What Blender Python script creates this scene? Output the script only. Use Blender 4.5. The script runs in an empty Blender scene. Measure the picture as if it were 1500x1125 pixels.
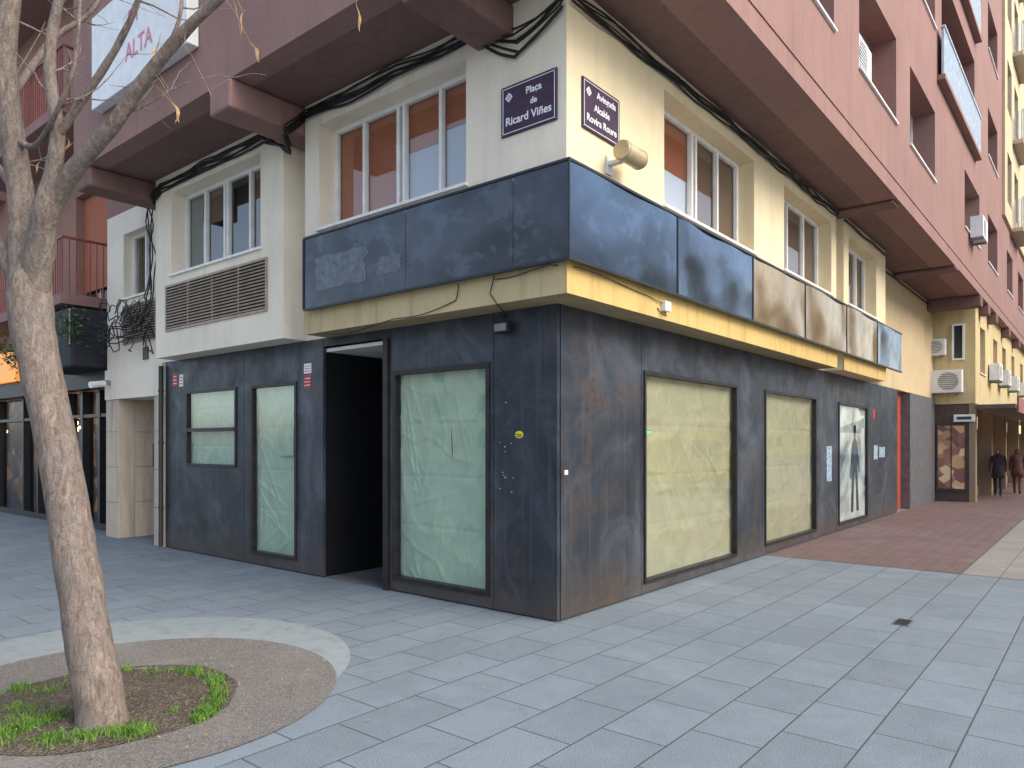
import bpy, math, random
from mathutils import Vector, noise, Matrix
random.seed(7)
S = bpy.context.scene
COL = S.collection
CAM = Vector((-5.282, -3.81, 1.6))
FW = (0.7727, 0.6347); RT = (0.6347, -0.7727); F = 1065.0; HZ = 650.0
def W(lat, dep, z=0.0):
    return Vector((CAM.x + dep*FW[0] + lat*RT[0], CAM.y + dep*FW[1] + lat*RT[1], z))
def P(px, py, t):
    return W((px-750)/F*t, t, 1.6 + (HZ-py)/F*t)
def G(px, py, z=0.0):
    t = (1.6-z)*F/(py-HZ)
    return W((px-750)/F*t, t, z)
# ------------------------------------------------------------------ helpers
def root_of(o):
    while o.parent: o = o.parent
    return o
class MB:
    def __init__(s): s.v = []; s.f = []
    def quad(s, *p):
        n = len(s.v); s.v += [tuple(q) for q in p]; s.f.append(tuple(range(n, n+len(p)))); return s
    def box(s, x0, x1, y0, y1, z0, z1):
        if x0 > x1: x0, x1 = x1, x0
        if y0 > y1: y0, y1 = y1, y0
        if z0 > z1: z0, z1 = z1, z0
        n = len(s.v)
        s.v += [(x0,y0,z0),(x1,y0,z0),(x1,y1,z0),(x0,y1,z0),(x0,y0,z1),(x1,y0,z1),(x1,y1,z1),(x0,y1,z1)]
        s.f += [tuple(n+i for i in q) for q in ((3,2,1,0),(4,5,6,7),(0,1,5,4),(1,2,6,5),(2,3,7,6),(3,0,4,7))]
        return s
    def tube(s, pts, rad, n=8, cap=True):
        pts = [Vector(p) for p in pts]
        if not isinstance(rad, (list, tuple)): rad = [rad]*len(pts)
        b = len(s.v); up = None
        for i, p in enumerate(pts):
            d = (pts[min(i+1, len(pts)-1)] - pts[max(i-1, 0)])
            if d.length < 1e-9: d = Vector((0,0,1))
            d.normalize()
            if up is None:
                up = d.orthogonal().normalized()
            else:
                up = up - d*up.dot(d)
                if up.length < 1e-6: up = d.orthogonal()
                up.normalize()
            w = d.cross(up)
            for k in range(n):
                a = 2*math.pi*k/n
                s.v.append(tuple(p + (up*math.cos(a) + w*math.sin(a))*rad[i]))
        for i in range(len(pts)-1):
            for k in range(n):
                k2 = (k+1) % n
                s.f.append((b+i*n+k, b+i*n+k2, b+(i+1)*n+k2, b+(i+1)*n+k))
        if cap:
            s.f.append(tuple(b+k for k in range(n))[::-1])
            s.f.append(tuple(b+(len(pts)-1)*n+k for k in range(n)))
        return s
    def disc(s, c, r, z, n=64, wob=0.0):
        b = len(s.v)
        for k in range(n):
            a = 2*math.pi*k/n
            rr = r*(1 + wob*noise.noise(Vector((math.cos(a)*2, math.sin(a)*2, r*7))))
            s.v.append((c[0]+rr*math.cos(a), c[1]+rr*math.sin(a), z))
        s.f.append(tuple(range(b, b+n))); return s
    def build(s, name, mat, parent=None, smooth=False, bevel=0, base=None):
        me = bpy.data.meshes.new(name)
        if parent is not None: off = root_of(parent).location.copy()
        elif base is not None: off = Vector(base)
        else:
            xs = [q[0] for q in s.v]; ys = [q[1] for q in s.v]; zs = [q[2] for q in s.v]
            off = Vector(((min(xs)+max(xs))/2, (min(ys)+max(ys))/2, min(zs)))
        me.from_pydata([(q[0]-off.x, q[1]-off.y, q[2]-off.z) for q in s.v], [], s.f)
        me.materials.append(mat)
        if smooth:
            for p in me.polygons: p.use_smooth = True
        o = bpy.data.objects.new(name, me); COL.objects.link(o)
        if parent is not None: o.parent = parent
        else: o.location = off
        if bevel:
            m = o.modifiers.new('bevel', 'BEVEL'); m.width = bevel; m.segments = 2; m.limit_method = 'ANGLE'
        return o
def tag(o, label=None, cat=None, group=None, kind=None):
    if label: o['label'] = label
    if cat: o['category'] = cat
    if group: o['group'] = group
    if kind: o['kind'] = kind
    return o
def empty(name, loc, label, cat, group=None):
    o = bpy.data.objects.new(name, None); COL.objects.link(o); o.location = loc
    o.empty_display_size = .2
    return tag(o, label, cat, group)
# face mapping: 'L' = plane x=c seen from -x (u=y), 'R' = plane y=c seen from -y (u=x); d = depth inward
def fp(face, c, u, z, d=0.0):
    return (c+d, u, z) if face == 'L' else (u, c+d, z)
def fbox(mb, face, c, u0, u1, z0, z1, d0, d1):
    if face == 'L': mb.box(c+d0, c+d1, u0, u1, z0, z1)
    else: mb.box(u0, u1, c+d0, c+d1, z0, z1)
    return mb
def wall(mb, face, c, u0, u1, z0, z1, holes, th=.25):
    us = sorted(set([u0, u1] + [h[0] for h in holes] + [h[1] for h in holes]))
    zs = sorted(set([z0, z1] + [h[2] for h in holes] + [h[3] for h in holes]))
    def inh(a, b): return any(h[0] < a < h[1] and h[2] < b < h[3] for h in holes)
    for i in range(len(us)-1):
        for j in range(len(zs)-1):
            if inh((us[i]+us[i+1])/2, (zs[j]+zs[j+1])/2): continue
            for d in (0, th):
                mb.quad(fp(face,c,us[i],zs[j],d), fp(face,c,us[i+1],zs[j],d), fp(face,c,us[i+1],zs[j+1],d), fp(face,c,us[i],zs[j+1],d))
    for (a, b, e, g) in list(holes) + [(u0, u1, z0, z1)]:
        mb.quad(fp(face,c,a,e), fp(face,c,a,g), fp(face,c,a,g,th), fp(face,c,a,e,th))
        mb.quad(fp(face,c,b,e), fp(face,c,b,g), fp(face,c,b,g,th), fp(face,c,b,e,th))
        mb.quad(fp(face,c,a,e), fp(face,c,b,e), fp(face,c,b,e,th), fp(face,c,a,e,th))
        mb.quad(fp(face,c,a,g), fp(face,c,b,g), fp(face,c,b,g,th), fp(face,c,a,g,th))
    return mb
# ------------------------------------------------------------------ materials
class NT:
    def __init__(s, name):
        s.m = bpy.data.materials.new(name); s.m.use_nodes = True
        s.t = s.m.node_tree; s.n = s.t.nodes; s.l = s.t.links
        s.b = s.n['Principled BSDF']; s.out = s.n['Material Output']
        s.geo = s.n.new('ShaderNodeNewGeometry')
        s.pos = s.geo.outputs['Position']
    def noise(s, scale, detail=4, rough=.55, vec=None, dist=0.0):
        n = s.n.new('ShaderNodeTexNoise'); n.inputs['Scale'].default_value = scale
        n.inputs['Detail'].default_value = min(detail, 5); n.inputs['Roughness'].default_value = rough
        n.inputs['Distortion'].default_value = dist
        s.l.new(vec if vec else s.pos, n.inputs['Vector']); return n.outputs['Fac']
    def ramp(s, fac, stops, interp='LINEAR'):
        r = s.n.new('ShaderNodeValToRGB'); r.color_ramp.interpolation = interp
        e = r.color_ramp.elements
        while len(e) < len(stops): e.new(.5)
        for i, (p, c) in enumerate(stops):
            e[i].position = p
            e[i].color = (c, c, c, 1) if isinstance(c, (int, float)) else (c[0], c[1], c[2], 1)
        s.l.new(fac, r.inputs['Fac']); return r.outputs['Color']
    def mix(s, fac, a, b, mode='MIX'):
        m = s.n.new('ShaderNodeMix'); m.data_type = 'RGBA'; m.blend_type = mode
        def setin(sock, v):
            if isinstance(v, (int, float)): sock.default_value = v if sock.type == 'VALUE' else (v, v, v, 1)
            elif isinstance(v, tuple): sock.default_value = (v[0], v[1], v[2], 1)
            else: s.l.new(v, sock)
        setin(m.inputs[0], fac); setin(m.inputs[6], a); setin(m.inputs[7], b)
        return m.outputs[2]
    def mapv(s, scale=(1,1,1), rot=(0,0,0), vec=None):
        m = s.n.new('ShaderNodeMapping'); m.inputs['Scale'].default_value = scale; m.inputs['Rotation'].default_value = rot
        s.l.new(vec if vec else s.pos, m.inputs['Vector']); return m.outputs['Vector']
    def math(s, op, a, b=0.0):
        m = s.n.new('ShaderNodeMath'); m.operation = op
        for i, v in enumerate((a, b)):
            if isinstance(v, (int, float)): m.inputs[i].default_value = v
            else: s.l.new(v, m.inputs[i])
        return m.outputs[0]
    def bump(s, h, strength=.3, dist=.01):
        b = s.n.new('ShaderNodeBump'); b.inputs['Strength'].default_value = strength; b.inputs['Distance'].default_value = dist
        s.l.new(h, b.inputs['Height']); s.l.new(b.outputs['Normal'], s.b.inputs['Normal']); return b
    def set(s, col=None, rough=None, metal=None, spec=None):
        for k, v in (('Base Color', col), ('Roughness', rough), ('Metallic', metal), ('Specular IOR Level', spec)):
            if v is None: continue
            if isinstance(v, tuple): s.b.inputs[k].default_value = (v[0], v[1], v[2], 1)
            elif isinstance(v, (int, float)): s.b.inputs[k].default_value = v
            else: s.l.new(v, s.b.inputs[k])
        return s.m
def mul(c, k): return tuple(min(1, x*k) for x in c)
def M_plain(name, c, rough=.6, metal=0, var=.25, scale=6, spec=.4):
    t = NT(name); n = t.noise(scale, 4)
    col = t.ramp(n, [(.3, mul(c, 1-var)), (.7, mul(c, 1+var*.6))])
    return t.set(col, rough, metal, spec)
def M_stucco(name, c, dirt=(.12,.10,.09), amount=.5, grain=120):
    t = NT(name)
    big = t.noise(.9, 5, .6)
    streak = t.noise(1.0, 4, .6, t.mapv((7, 7, .55)))
    med = t.noise(9, 4, .6)
    col = t.ramp(big, [(.3, mul(c, .88)), (.7, mul(c, 1.06))])
    col = t.mix(t.math('MULTIPLY', t.ramp(streak, [(.5, 0.0), (.78, 1.0)]), amount*.55), col, dirt)
    col = t.mix(t.math('MULTIPLY', t.ramp(med, [(.52, 0.0), (.8, 1.0)]), amount*.35), col, mul(c, .6))
    gr = t.noise(grain, 2)
    col = t.mix(t.math('MULTIPLY', t.ramp(gr, [(.35, 1.0), (.6, 0.0)]), .16), col, mul(c, .5))
    t.bump(gr, .35, .006)
    return t.set(col, .9, 0, .25)
def M_steel():
    t = NT('weathered_black_steel')
    oi = t.n.new('ShaderNodeObjectInfo')
    big = t.noise(1.1, 5, .68, None, .9)
    blot = t.noise(2.6, 5, .7, None, .3)
    rust = t.noise(1.5, 5, .72, t.mapv((1.2, 1.2, .9)), .6)
    drip = t.noise(1.0, 4, .6, t.mapv((16, 16, .6)))
    col = t.ramp(big, [(.32, (.010,.014,.021)), (.5, (.024,.032,.046)), (.70, (.080,.094,.118))])
    rc = t.ramp(t.noise(22, 4), [(.3, (.042,.026,.018)), (.7, (.13,.080,.052))])
    col = t.mix(t.math('MULTIPLY', t.ramp(rust, [(.54, 0.0), (.68, 1.0)]), .55), col, rc)
    col = t.mix(t.math('MULTIPLY', t.ramp(drip, [(.54, 0.0), (.72, 1.0)]), .30), col, (.13,.13,.13))
    col = t.mix(t.math('MULTIPLY', t.ramp(blot, [(.58, 0.0), (.64, 1.0)]), .45), col, (.012,.014,.020))
    col = t.mix(.18, col, t.ramp(oi.outputs['Random'], [(0, (.02,.027,.038)), (1, (.10,.115,.14))]))
    sx = t.n.new('ShaderNodeSeparateXYZ'); t.l.new(t.pos, sx.inputs[0])
    low = t.ramp(t.math('ADD', sx.outputs['Z'], t.math('MULTIPLY', blot, .7)), [(.35, 1.0), (.85, 0.0)])
    col = t.mix(t.math('MULTIPLY', low, .5), col, (.10,.072,.052))
    dx = t.math('SUBTRACT', 1.0, t.math('MULTIPLY', t.math('ABSOLUTE', sx.outputs['X']), .5))
    dm = t.math('MULTIPLY', t.math('MAXIMUM', dx, 0.0), t.ramp(blot, [(.46, 0.0), (.6, 1.0)]))
    gz = t.math('MULTIPLY', dm, t.math('GREATER_THAN', sx.outputs['X'], .043))
    col = t.mix(t.math('MULTIPLY', gz, .45), col, rc)
    t.bump(t.noise(5, 4), .15, .02)
    return t.set(col, t.ramp(blot, [(.3, .34), (.7, .6)]), .15, .45)
def M_sign(name, tint, rough=(.2,.36), metal=.75, dark=(.03,.035,.045), patchk=.3, wave=.03, lo=.45):
    t = NT(name)
    big = t.noise(.9, 4, .6, None, .5)
    patch = t.noise(2.2, 5, .7, t.mapv((1, 1, 1.4)), .3)
    col = t.ramp(big, [(.35, mul(tint, lo)), (.62, tint)])
    col = t.mix(t.math('MULTIPLY', t.ramp(patch, [(.54, 0.0), (.58, 1.0)]), patchk), col, mul(tint, 1.6))
    col = t.mix(t.math('MULTIPLY', t.ramp(t.noise(40, 4), [(.55, 0.0), (.75, 1.0)]), .25), col, dark)
    t.bump(t.noise(1.6, 1, .5), wave, .05)
    return t.set(col, t.ramp(t.noise(3, 4), [(.35, rough[0]), (.65, rough[1])]), metal, .5)
def M_glass(name='window_glass', tint=(.93,.97,.96), base=.06, k=.6):
    t = NT(name); t.n.remove(t.b)
    tr = t.n.new('ShaderNodeBsdfTransparent'); tr.inputs[0].default_value = (*tint, 1)
    gl = t.n.new('ShaderNodeBsdfGlossy'); gl.inputs['Roughness'].default_value = .02
    lw = t.n.new('ShaderNodeLayerWeight'); lw.inputs['Blend'].default_value = .5
    f = t.math('ADD', t.math('MULTIPLY', t.math('POWER', lw.outputs['Facing'], 3.0), k), base)
    mx = t.n.new('ShaderNodeMixShader'); t.l.new(f, mx.inputs[0]); t.l.new(tr.outputs[0], mx.inputs[1]); t.l.new(gl.outputs[0], mx.inputs[2])
    t.l.new(mx.outputs[0], t.out.inputs[0]); return t.m
def M_slabs(name, c, w=.6, h=.4, rot=0, joint=.35, var=.12, mottle=.2, jw=.005):
    t = NT(name)
    v = t.mapv((1,1,1), (0,0,rot))
    br = t.n.new('ShaderNodeTexBrick'); t.l.new(v, br.inputs['Vector'])
    br.offset = .5; br.inputs['Scale'].default_value = 1
    br.inputs['Brick Width'].default_value = w; br.inputs['Row Height'].default_value = h
    br.inputs['Mortar Size'].default_value = jw; br.inputs['Mortar Smooth'].default_value = .25
    br.inputs['Color1'].default_value = (*mul(c, 1-var), 1); br.inputs['Color2'].default_value = (*mul(c, 1+var), 1)
    br.inputs['Mortar'].default_value = (*mul(c, joint), 1); br.inputs['Bias'].default_value = 0
    col = br.outputs['Color']
    big = t.noise(.5, 5, .7, None, .6)
    col = t.mix(t.math('MULTIPLY', t.ramp(big, [(.40, 0.0), (.62, 1.0)]), .42), col, mul(c, .62))
    col = t.mix(t.math('MULTIPLY', t.ramp(t.noise(2.6, 5, .8, None, .5), [(.48, 0.0), (.68, 1.0)]), mottle), col, mul(c, 1.4))
    col = t.mix(t.math('MULTIPLY', t.ramp(t.noise(5.5, 5, .75), [(.5, 0.0), (.66, 1.0)]), .25), col, mul(c, .62))
    g1 = t.noise(140, 2)
    col = t.mix(t.math('MULTIPLY', t.ramp(g1, [(.38, 1.0), (.5, 0.0)]), .55), col, mul(c, .42))
    col = t.mix(t.math('MULTIPLY', t.ramp(g1, [(.56, 0.0), (.66, 1.0)]), .5), col, mul(c, 1.8))
    col = t.mix(t.math('MULTIPLY', br.outputs['Fac'], .75), col, mul(c, joint))
    hh = t.math('SUBTRACT', t.math('MULTIPLY', g1, .25), br.outputs['Fac'])
    t.bump(hh, .6, .006)
    return t.set(col, t.ramp(big, [(.3, .55), (.7, .85)]), 0, .3)
cream = M_stucco('cream_stucco', (.84,.755,.62), amount=.25)
creamw = M_stucco('cream_stucco_warm_bounce', (.80,.675,.45), amount=.25)  # same cream plaster, warm bounce light on the right walls put into the colour
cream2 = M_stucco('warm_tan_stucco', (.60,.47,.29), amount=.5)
yellow = M_stucco('yellow_band_stucco', (.60,.42,.16), dirt=(.15,.10,.05), amount=.8)
yellowl = M_stucco('pale_yellow_band_stucco', (.58,.46,.26), dirt=(.15,.10,.05), amount=.9)
mauve = M_stucco('mauve_stucco', (.30,.178,.158), dirt=(.12,.075,.065), amount=.6, grain=70)
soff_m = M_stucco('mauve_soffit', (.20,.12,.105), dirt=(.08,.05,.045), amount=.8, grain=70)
brickm = M_stucco('terracotta_wall', (.36,.20,.155), amount=.4)
steel = M_steel()
frame_st = M_plain('dark_steel_frame', (.035,.030,.030), .45, .4, .4)
blackin = M_plain('near_black_lining', (.008,.008,.010), .5)
sign_d = M_sign('dark_fascia_metal', (.070,.082,.10), (.22,.40), .5, patchk=.4)
sign_b = M_sign('blue_reflection_fascia_metal', (.085,.125,.185), (.14,.26), .8, patchk=.3, lo=.6)  # blue sky reflection tinted into the dark metal's base colour
sign_g = M_sign('gold_reflection_fascia_metal', (.46,.29,.125), (.18,.28), .9, patchk=.12, lo=.75)  # golden reflection on the far panels tinted into the base colour
glass = M_glass('window_glass', (.9,.94,.95), .10, .35)
glass_s = M_glass('shop_glass', (.84,.91,.89), .11, .5)
whitef = M_plain('white_window_frame', (.80,.79,.76), .45, 0, .12)
whitep = M_plain('white_painted_metal', (.74,.75,.75), .4, 0, .1)
darkglass = NT('dark_window_glass'); darkglass = darkglass.set((.03,.035,.045), .06, 0, .6)
dark = M_plain('dark_interior', (.03,.025,.022), .8)
black = M_plain('black_rubber', (.012,.012,.013), .55)
greym = M_plain('grey_metal', (.25,.26,.27), .45, .6)
beigem = M_plain('beige_metal', (.55,.44,.27), .4, .3)
def M_blind(name, c, sc=28):
    t = NT(name); w = t.n.new('ShaderNodeTexWave'); w.wave_type = 'BANDS'; w.bands_direction = 'Z'
    w.inputs['Scale'].default_value = sc; t.l.new(t.pos, w.inputs['Vector'])
    col = t.mix(w.outputs['Fac'], mul(c, .62), c)
    t.bump(w.outputs['Fac'], .5, .01)
    return t.set(col, .6)
bl_brown = M_blind('terracotta_blind', (.56,.17,.075), 22)
bl_white = M_blind('white_blind', (.76,.77,.86), 40)
bl_dark = M_blind('dark_brown_blind', (.24,.14,.09), 22)
bl_grey = M_blind('grey_blind', (.32,.32,.31))
def M_paper(name, c):
    t = NT(name); n = t.noise(3, 5, .6, None, .5)
    col = t.ramp(n, [(.3, mul(c, .84)), (.7, mul(c, 1.06))])
    t.bump(t.noise(5, 3, .5, t.mapv((1,1,.4)), 1.5), .7, .02)
    return t.set(col, .5, 0, .35)
pap_g = M_paper('green_reflection_masking_paper', (.50,.60,.46))  # paper tint also carries the green reflection of the left panes
pap_y = M_paper('kraft_masking_paper', (.50,.43,.29))
marble = M_stucco('tan_marble', (.58,.48,.37), amount=1.0, grain=18)
louvm = M_plain('brown_louvre_metal', (.36,.27,.19), .5, .2)
purple = M_plain('slate_purple_enamel', (.070,.045,.080), .65, 0, .15, 6, .12)
white = M_plain('white_lettering', (.8,.8,.8), .5, 0, .05)
redm = M_plain('red_print', (.45,.03,.03), .5)
pinkm = M_plain('pink_print', (.62,.22,.28), .5)
yelm = M_plain('yellow_print', (.65,.55,.03), .5)
_t = NT('torn_blue_print'); _c = _t.ramp(_t.noise(26, 4, .7), [(.44, (.08,.16,.26)), (.5, (.20,.32,.42)), (.56, (.48,.55,.60))]); bluep = _t.set(_c, .6)
greenp = M_plain('green_print', (.05,.40,.12), .5)
railm = M_plain('red_brown_railing', (.24,.07,.06), .5)

# ------------------------------------------------------------------ ground
pave_m = M_slabs('blue_grey_paving', (.182,.218,.248), .6, .4, var=.10, mottle=.25, joint=.28, jw=.005)
gmb = MB().quad((-150,-150,0),(250,-150,0),(250,200,0),(-150,200,0))
tag(gmb.build('pavement', pave_m, base=(0,0,0)), 'pale blue grey stone slab pavement around the corner building', kind='structure')
red_m = M_slabs('red_paving', (.160,.105,.100), .2, .2, joint=.5, var=.14, jw=.004)
tan_m = M_slabs('tan_paving', (.26,.235,.215), .4, .4, var=.08)
o = MB().quad((5.1,-2.4,.004),(60,-2.4,.004),(60,-.02,.004),(5.1,-.02,.004)).build('paved_strip', red_m); tag(o, 'reddish small tile strip beside the long facade', kind='structure')
o = MB().quad((5.1,-5.0,.004),(60,-5.0,.004),(60,-2.42,.004),(5.1,-2.42,.004)).build('paved_strip', tan_m); tag(o, 'tan slab strip outside the reddish tiles', kind='structure')
# tree pit
c1 = W(-2.48, 4.65); c2 = W(-2.74, 5.14); c3 = W(-2.5, 4.47)
def M_ground(name, stops, sc, bump=.6, dist=.01):
    t = NT(name); v = t.n.new('ShaderNodeTexVoronoi'); v.inputs['Scale'].default_value = sc; t.l.new(t.pos, v.inputs['Vector'])
    n = t.noise(2.5, 5, .6)
    col = t.mix(t.math('MULTIPLY', n, .6), t.ramp(v.outputs['Color'], stops), mul(stops[1][1], .9))
    col = t.mix(t.math('MULTIPLY', t.ramp(t.noise(1.5, 5), [(.5, 0.0), (.7, 1.0)]), .25), col, stops[-1][1])
    t.bump(v.outputs['Distance'], bump, dist)
    return t.set(col, .9, 0, .2)
conc = M_stucco('pale_concrete_ring', (.25,.285,.295), amount=1.0)
aggm = M_ground('fine_aggregate', [(0, (.09,.082,.078)), (.5, (.165,.152,.140)), (1, (.31,.285,.26))], 110)
soilm = M_ground('bare_soil', [(0, (.050,.040,.030)), (.6, (.115,.092,.070)), (1, (.25,.21,.16))], 60, 1.0, .02)
tag(MB().disc(c2, 1.56, .004, 96).build('concrete_ring', conc), 'pale concrete ring around the tree pit', kind='structure')
tag(MB().disc(c1, 1.32, .008, 96).build('gravel_ring', aggm), 'grey exposed aggregate ring around the tree soil', kind='structure')
mb = MB(); nr = 14; na = 60
mb.v.append((c3.x, c3.y, .03))
for i in range(1, nr+1):
    for k in range(na):
        a = 2*math.pi*k/na; r = .76*i/nr*(1 + .05*noise.noise(Vector((math.cos(a)*2, math.sin(a)*2, 3))))
        x = c3.x + r*math.cos(a); y = c3.y + r*math.sin(a)
        mb.v.append((x, y, .012 + .03*(1-(i/nr)**2) + (.018*noise.noise(Vector((x*9, y*9, 0))) if i < nr else 0)))
for k in range(na): mb.f.append((0, 1+k, 1+(k+1) % na))
for i in range(nr-1):
    for k in range(na):
        k2 = (k+1) % na; mb.f.append((1+i*na+k, 1+(i+1)*na+k, 1+(i+1)*na+k2, 1+i*na+k2))
tag(mb.build('soil', soilm, smooth=True), 'bare brown soil in the round tree pit', kind='structure')
# grass
gt = NT('grass_blades'); gcol = gt.ramp(gt.noise(9, 3), [(.3, (.06,.13,.02)), (.55, (.11,.23,.03)), (.8, (.22,.33,.07))]); grassm = gt.set(gcol, .6, 0, .3)
mb = MB(); rg = random.Random(3)
def blade(x, y, h):
    a = rg.uniform(0, 6.28); w = rg.uniform(.0018, .0038); lx = rg.gauss(0, .4)*h; ly = rg.gauss(0, .4)*h
    ca, sa = math.cos(a)*w, math.sin(a)*w
    z0 = .012
    mb.quad((x-ca,y-sa,z0),(x+ca,y+sa,z0),(x+ca*.7+lx*.4,y+sa*.7+ly*.4,z0+h*.6),(x-ca*.7+lx*.4,y-sa*.7+ly*.4,z0+h*.6))
    mb.quad((x-ca*.7+lx*.4,y-sa*.7+ly*.4,z0+h*.6),(x+ca*.7+lx*.4,y+sa*.7+ly*.4,z0+h*.6),(x+lx,y+ly,z0+h))
clumps = []
for (px, py, r, n) in [(20,1075,.16,900),(60,1062,.12,600),(75,1090,.09,400),(35,1045,.12,300),(70,1020,.10,200),(25,1012,.1,160),(110,1000,.07,90),(165,1078,.10,600),(125,1085,.07,350),(205,1078,.07,300),(90,1055,.07,200),(190,1028,.05,70),(255,1050,.04,50)]:
    g = G(px, py); clumps.append((g.x, g.y, r, n))
for k in range(24):
    px = [292,305,315,320,322,318,308,296,285][k % 9] + rg.uniform(-8, 6); py = [1060,1050,1038,1024,1012,1003,996,1050,990][k % 9] + rg.uniform(-3, 3)
    g = G(px, py); clumps.append((g.x, g.y, .045, rg.randint(50, 130)))
for k in range(12):
    g = G(rg.uniform(180, 300), rg.uniform(984, 992)); clumps.append((g.x, g.y, .05, rg.randint(20, 60)))
for (x, y, r, n) in clumps:
    for _ in range(n):
        q = rg.gauss(0, r*.55), rg.gauss(0, r*.55)
        X, Y = x+q[0], y+q[1]
        if (Vector((X, Y))-Vector((c3.x, c3.y))).length < .80 and noise.noise(Vector((X*14, Y*14, 0))) > -.25: blade(X, Y, rg.uniform(.018, .06))
tag(mb.build('grass', grassm), 'short bright green grass tufts around the tree trunk', 'grass', kind='stuff')
# litter
mb = MB(); lm = M_plain('dry_leaf', (.34,.24,.14), .8, 0, .5, 40)
for k in range(520):
    if k < 260:
        a = rg.uniform(0, 6.28); r = rg.uniform(0, 1.35); x, y = c1.x+r*math.cos(a), c1.y+r*math.sin(a); s_ = rg.uniform(.003, .010)
    else:
        g = W(rg.uniform(-5, 7), rg.uniform(3.5, 11)); x, y = g.x, g.y; s_ = rg.uniform(.003, .009)
        if x > -.05 and y > -.05: continue
    a = rg.uniform(0, 6.28); ca, sa = math.cos(a)*s_, math.sin(a)*s_; z = .016 if k >= 260 else .03
    mb.quad((x-ca*1.8,y-sa*1.8,z-.004),(x+sa,y-ca,z),(x+ca*1.8,y+sa*1.8,z+.004),(x-sa,y+ca,z))
tag(mb.build('leaf_litter', lm), 'tiny dry leaf scraps scattered on the paving', 'leaves', kind='stuff')
# drain
g = G(1323, 912); t = empty('drain_cover', g, 'small dark metal drain cover set in the right hand paving', 'drain cover')
MB().box(g.x-.13, g.x+.13, g.y-.07, g.y+.07, .003, .007).build('rim', greym, t)
mb = MB()
for k in range(6): mb.box(g.x-.115+k*.04, g.x-.115+k*.04+.022, g.y-.055, g.y+.055, .0075, .0095)
mb.build('grate', black, t)

# ------------------------------------------------------------------ main building
B = empty('corner_building', (0,0,0), 'mauve and cream corner apartment building with a black steel clad closed shop', 'building')
ZS = 2.86; ZT = 5.48
def panel(face, u0, u1, holes):
    mb = MB(); wall(mb, face, 0, u0+.004, u1-.004, .015, ZS, holes, .04)
    return mb.build('steel_panel', steel, B)
LW = {'W1': (.80, 2.2, .12, 2.39), 'W2': (3.98, 5.03, .14, 2.38), 'W3': (5.39, 6.8, 1.27, 2.38)}
RW = {'R1': (1.55, 4.05, .11, 2.38), 'R2': (5.05, 7.42, .13, 2.38), 'R3': (8.72, 10.78, .11, 2.36)}
panel('L', .002, .76, []); panel('L', .76, 2.26, [LW['W1']])
panel('L', 3.45, 3.92, []); panel('L', 3.92, 5.2, [LW['W2']]); panel('L', 5.2, 7.45, [LW['W3']])
panel('R', .045, 1.5, []); panel('R', 1.5, 4.15, [RW['R1']]); panel('R', 4.15, 4.95, []); panel('R', 4.95, 7.55, [RW['R2']])
panel('R', 7.55, 8.6, []); panel('R', 8.6, 10.9, [RW['R3']]); panel('R', 10.9, 12.2, []); panel('R', 12.2, 13.5, [])
mb = MB(); fbox(mb, 'L', 0, 2.264, 3.446, 2.76, ZS, 0, .04); mb.build('steel_panel', steel, B)
mb = MB(); fbox(mb, 'L', 0, 2.264, 2.34, .0, 2.755, -.03, .30); mb.build('door_jamb', frame_st, B, bevel=.004)
MB().box(.045, 1.2, 3.452, 3.50, 0, 2.75).build('recess_wall', blackin, B); MB().box(.31, 1.05, 2.28, 2.335, 0, 2.75).build('recess_wall', blackin, B); MB().box(1.1, 1.16, 2.34, 3.45, 0, 2.75).build('recess_wall', blackin, B)
MB().box(.045, 1.1, 2.345, 3.445, 2.7, 2.74).build('recess_ceiling', whitef, B)
d_ = MB().box(1.06, 1.095, 2.40, 3.40, .02, 2.3).build('door', blackin, B, bevel=.004)
MB().tube([(1.03, 2.52, .95), (1.03, 2.52, 1.15)], .012).build('door_handle', greym, d_)
mb = MB()
for k in range(24): mb.box(.02, .95, 2.36+k*.045, 2.36+k*.045+.02, .004, .014)
mb.build('entrance_grille', greym, B)
MB().box(.12, .3, .12, 2.2, 0, .10).build('plinth', dark, B); MB().box(.12, .3, 3.55, 7.4, 0, .10).build('plinth', dark, B); MB().box(.31, 13.4, .12, .3, 0, .10).build('plinth', dark, B)
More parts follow.
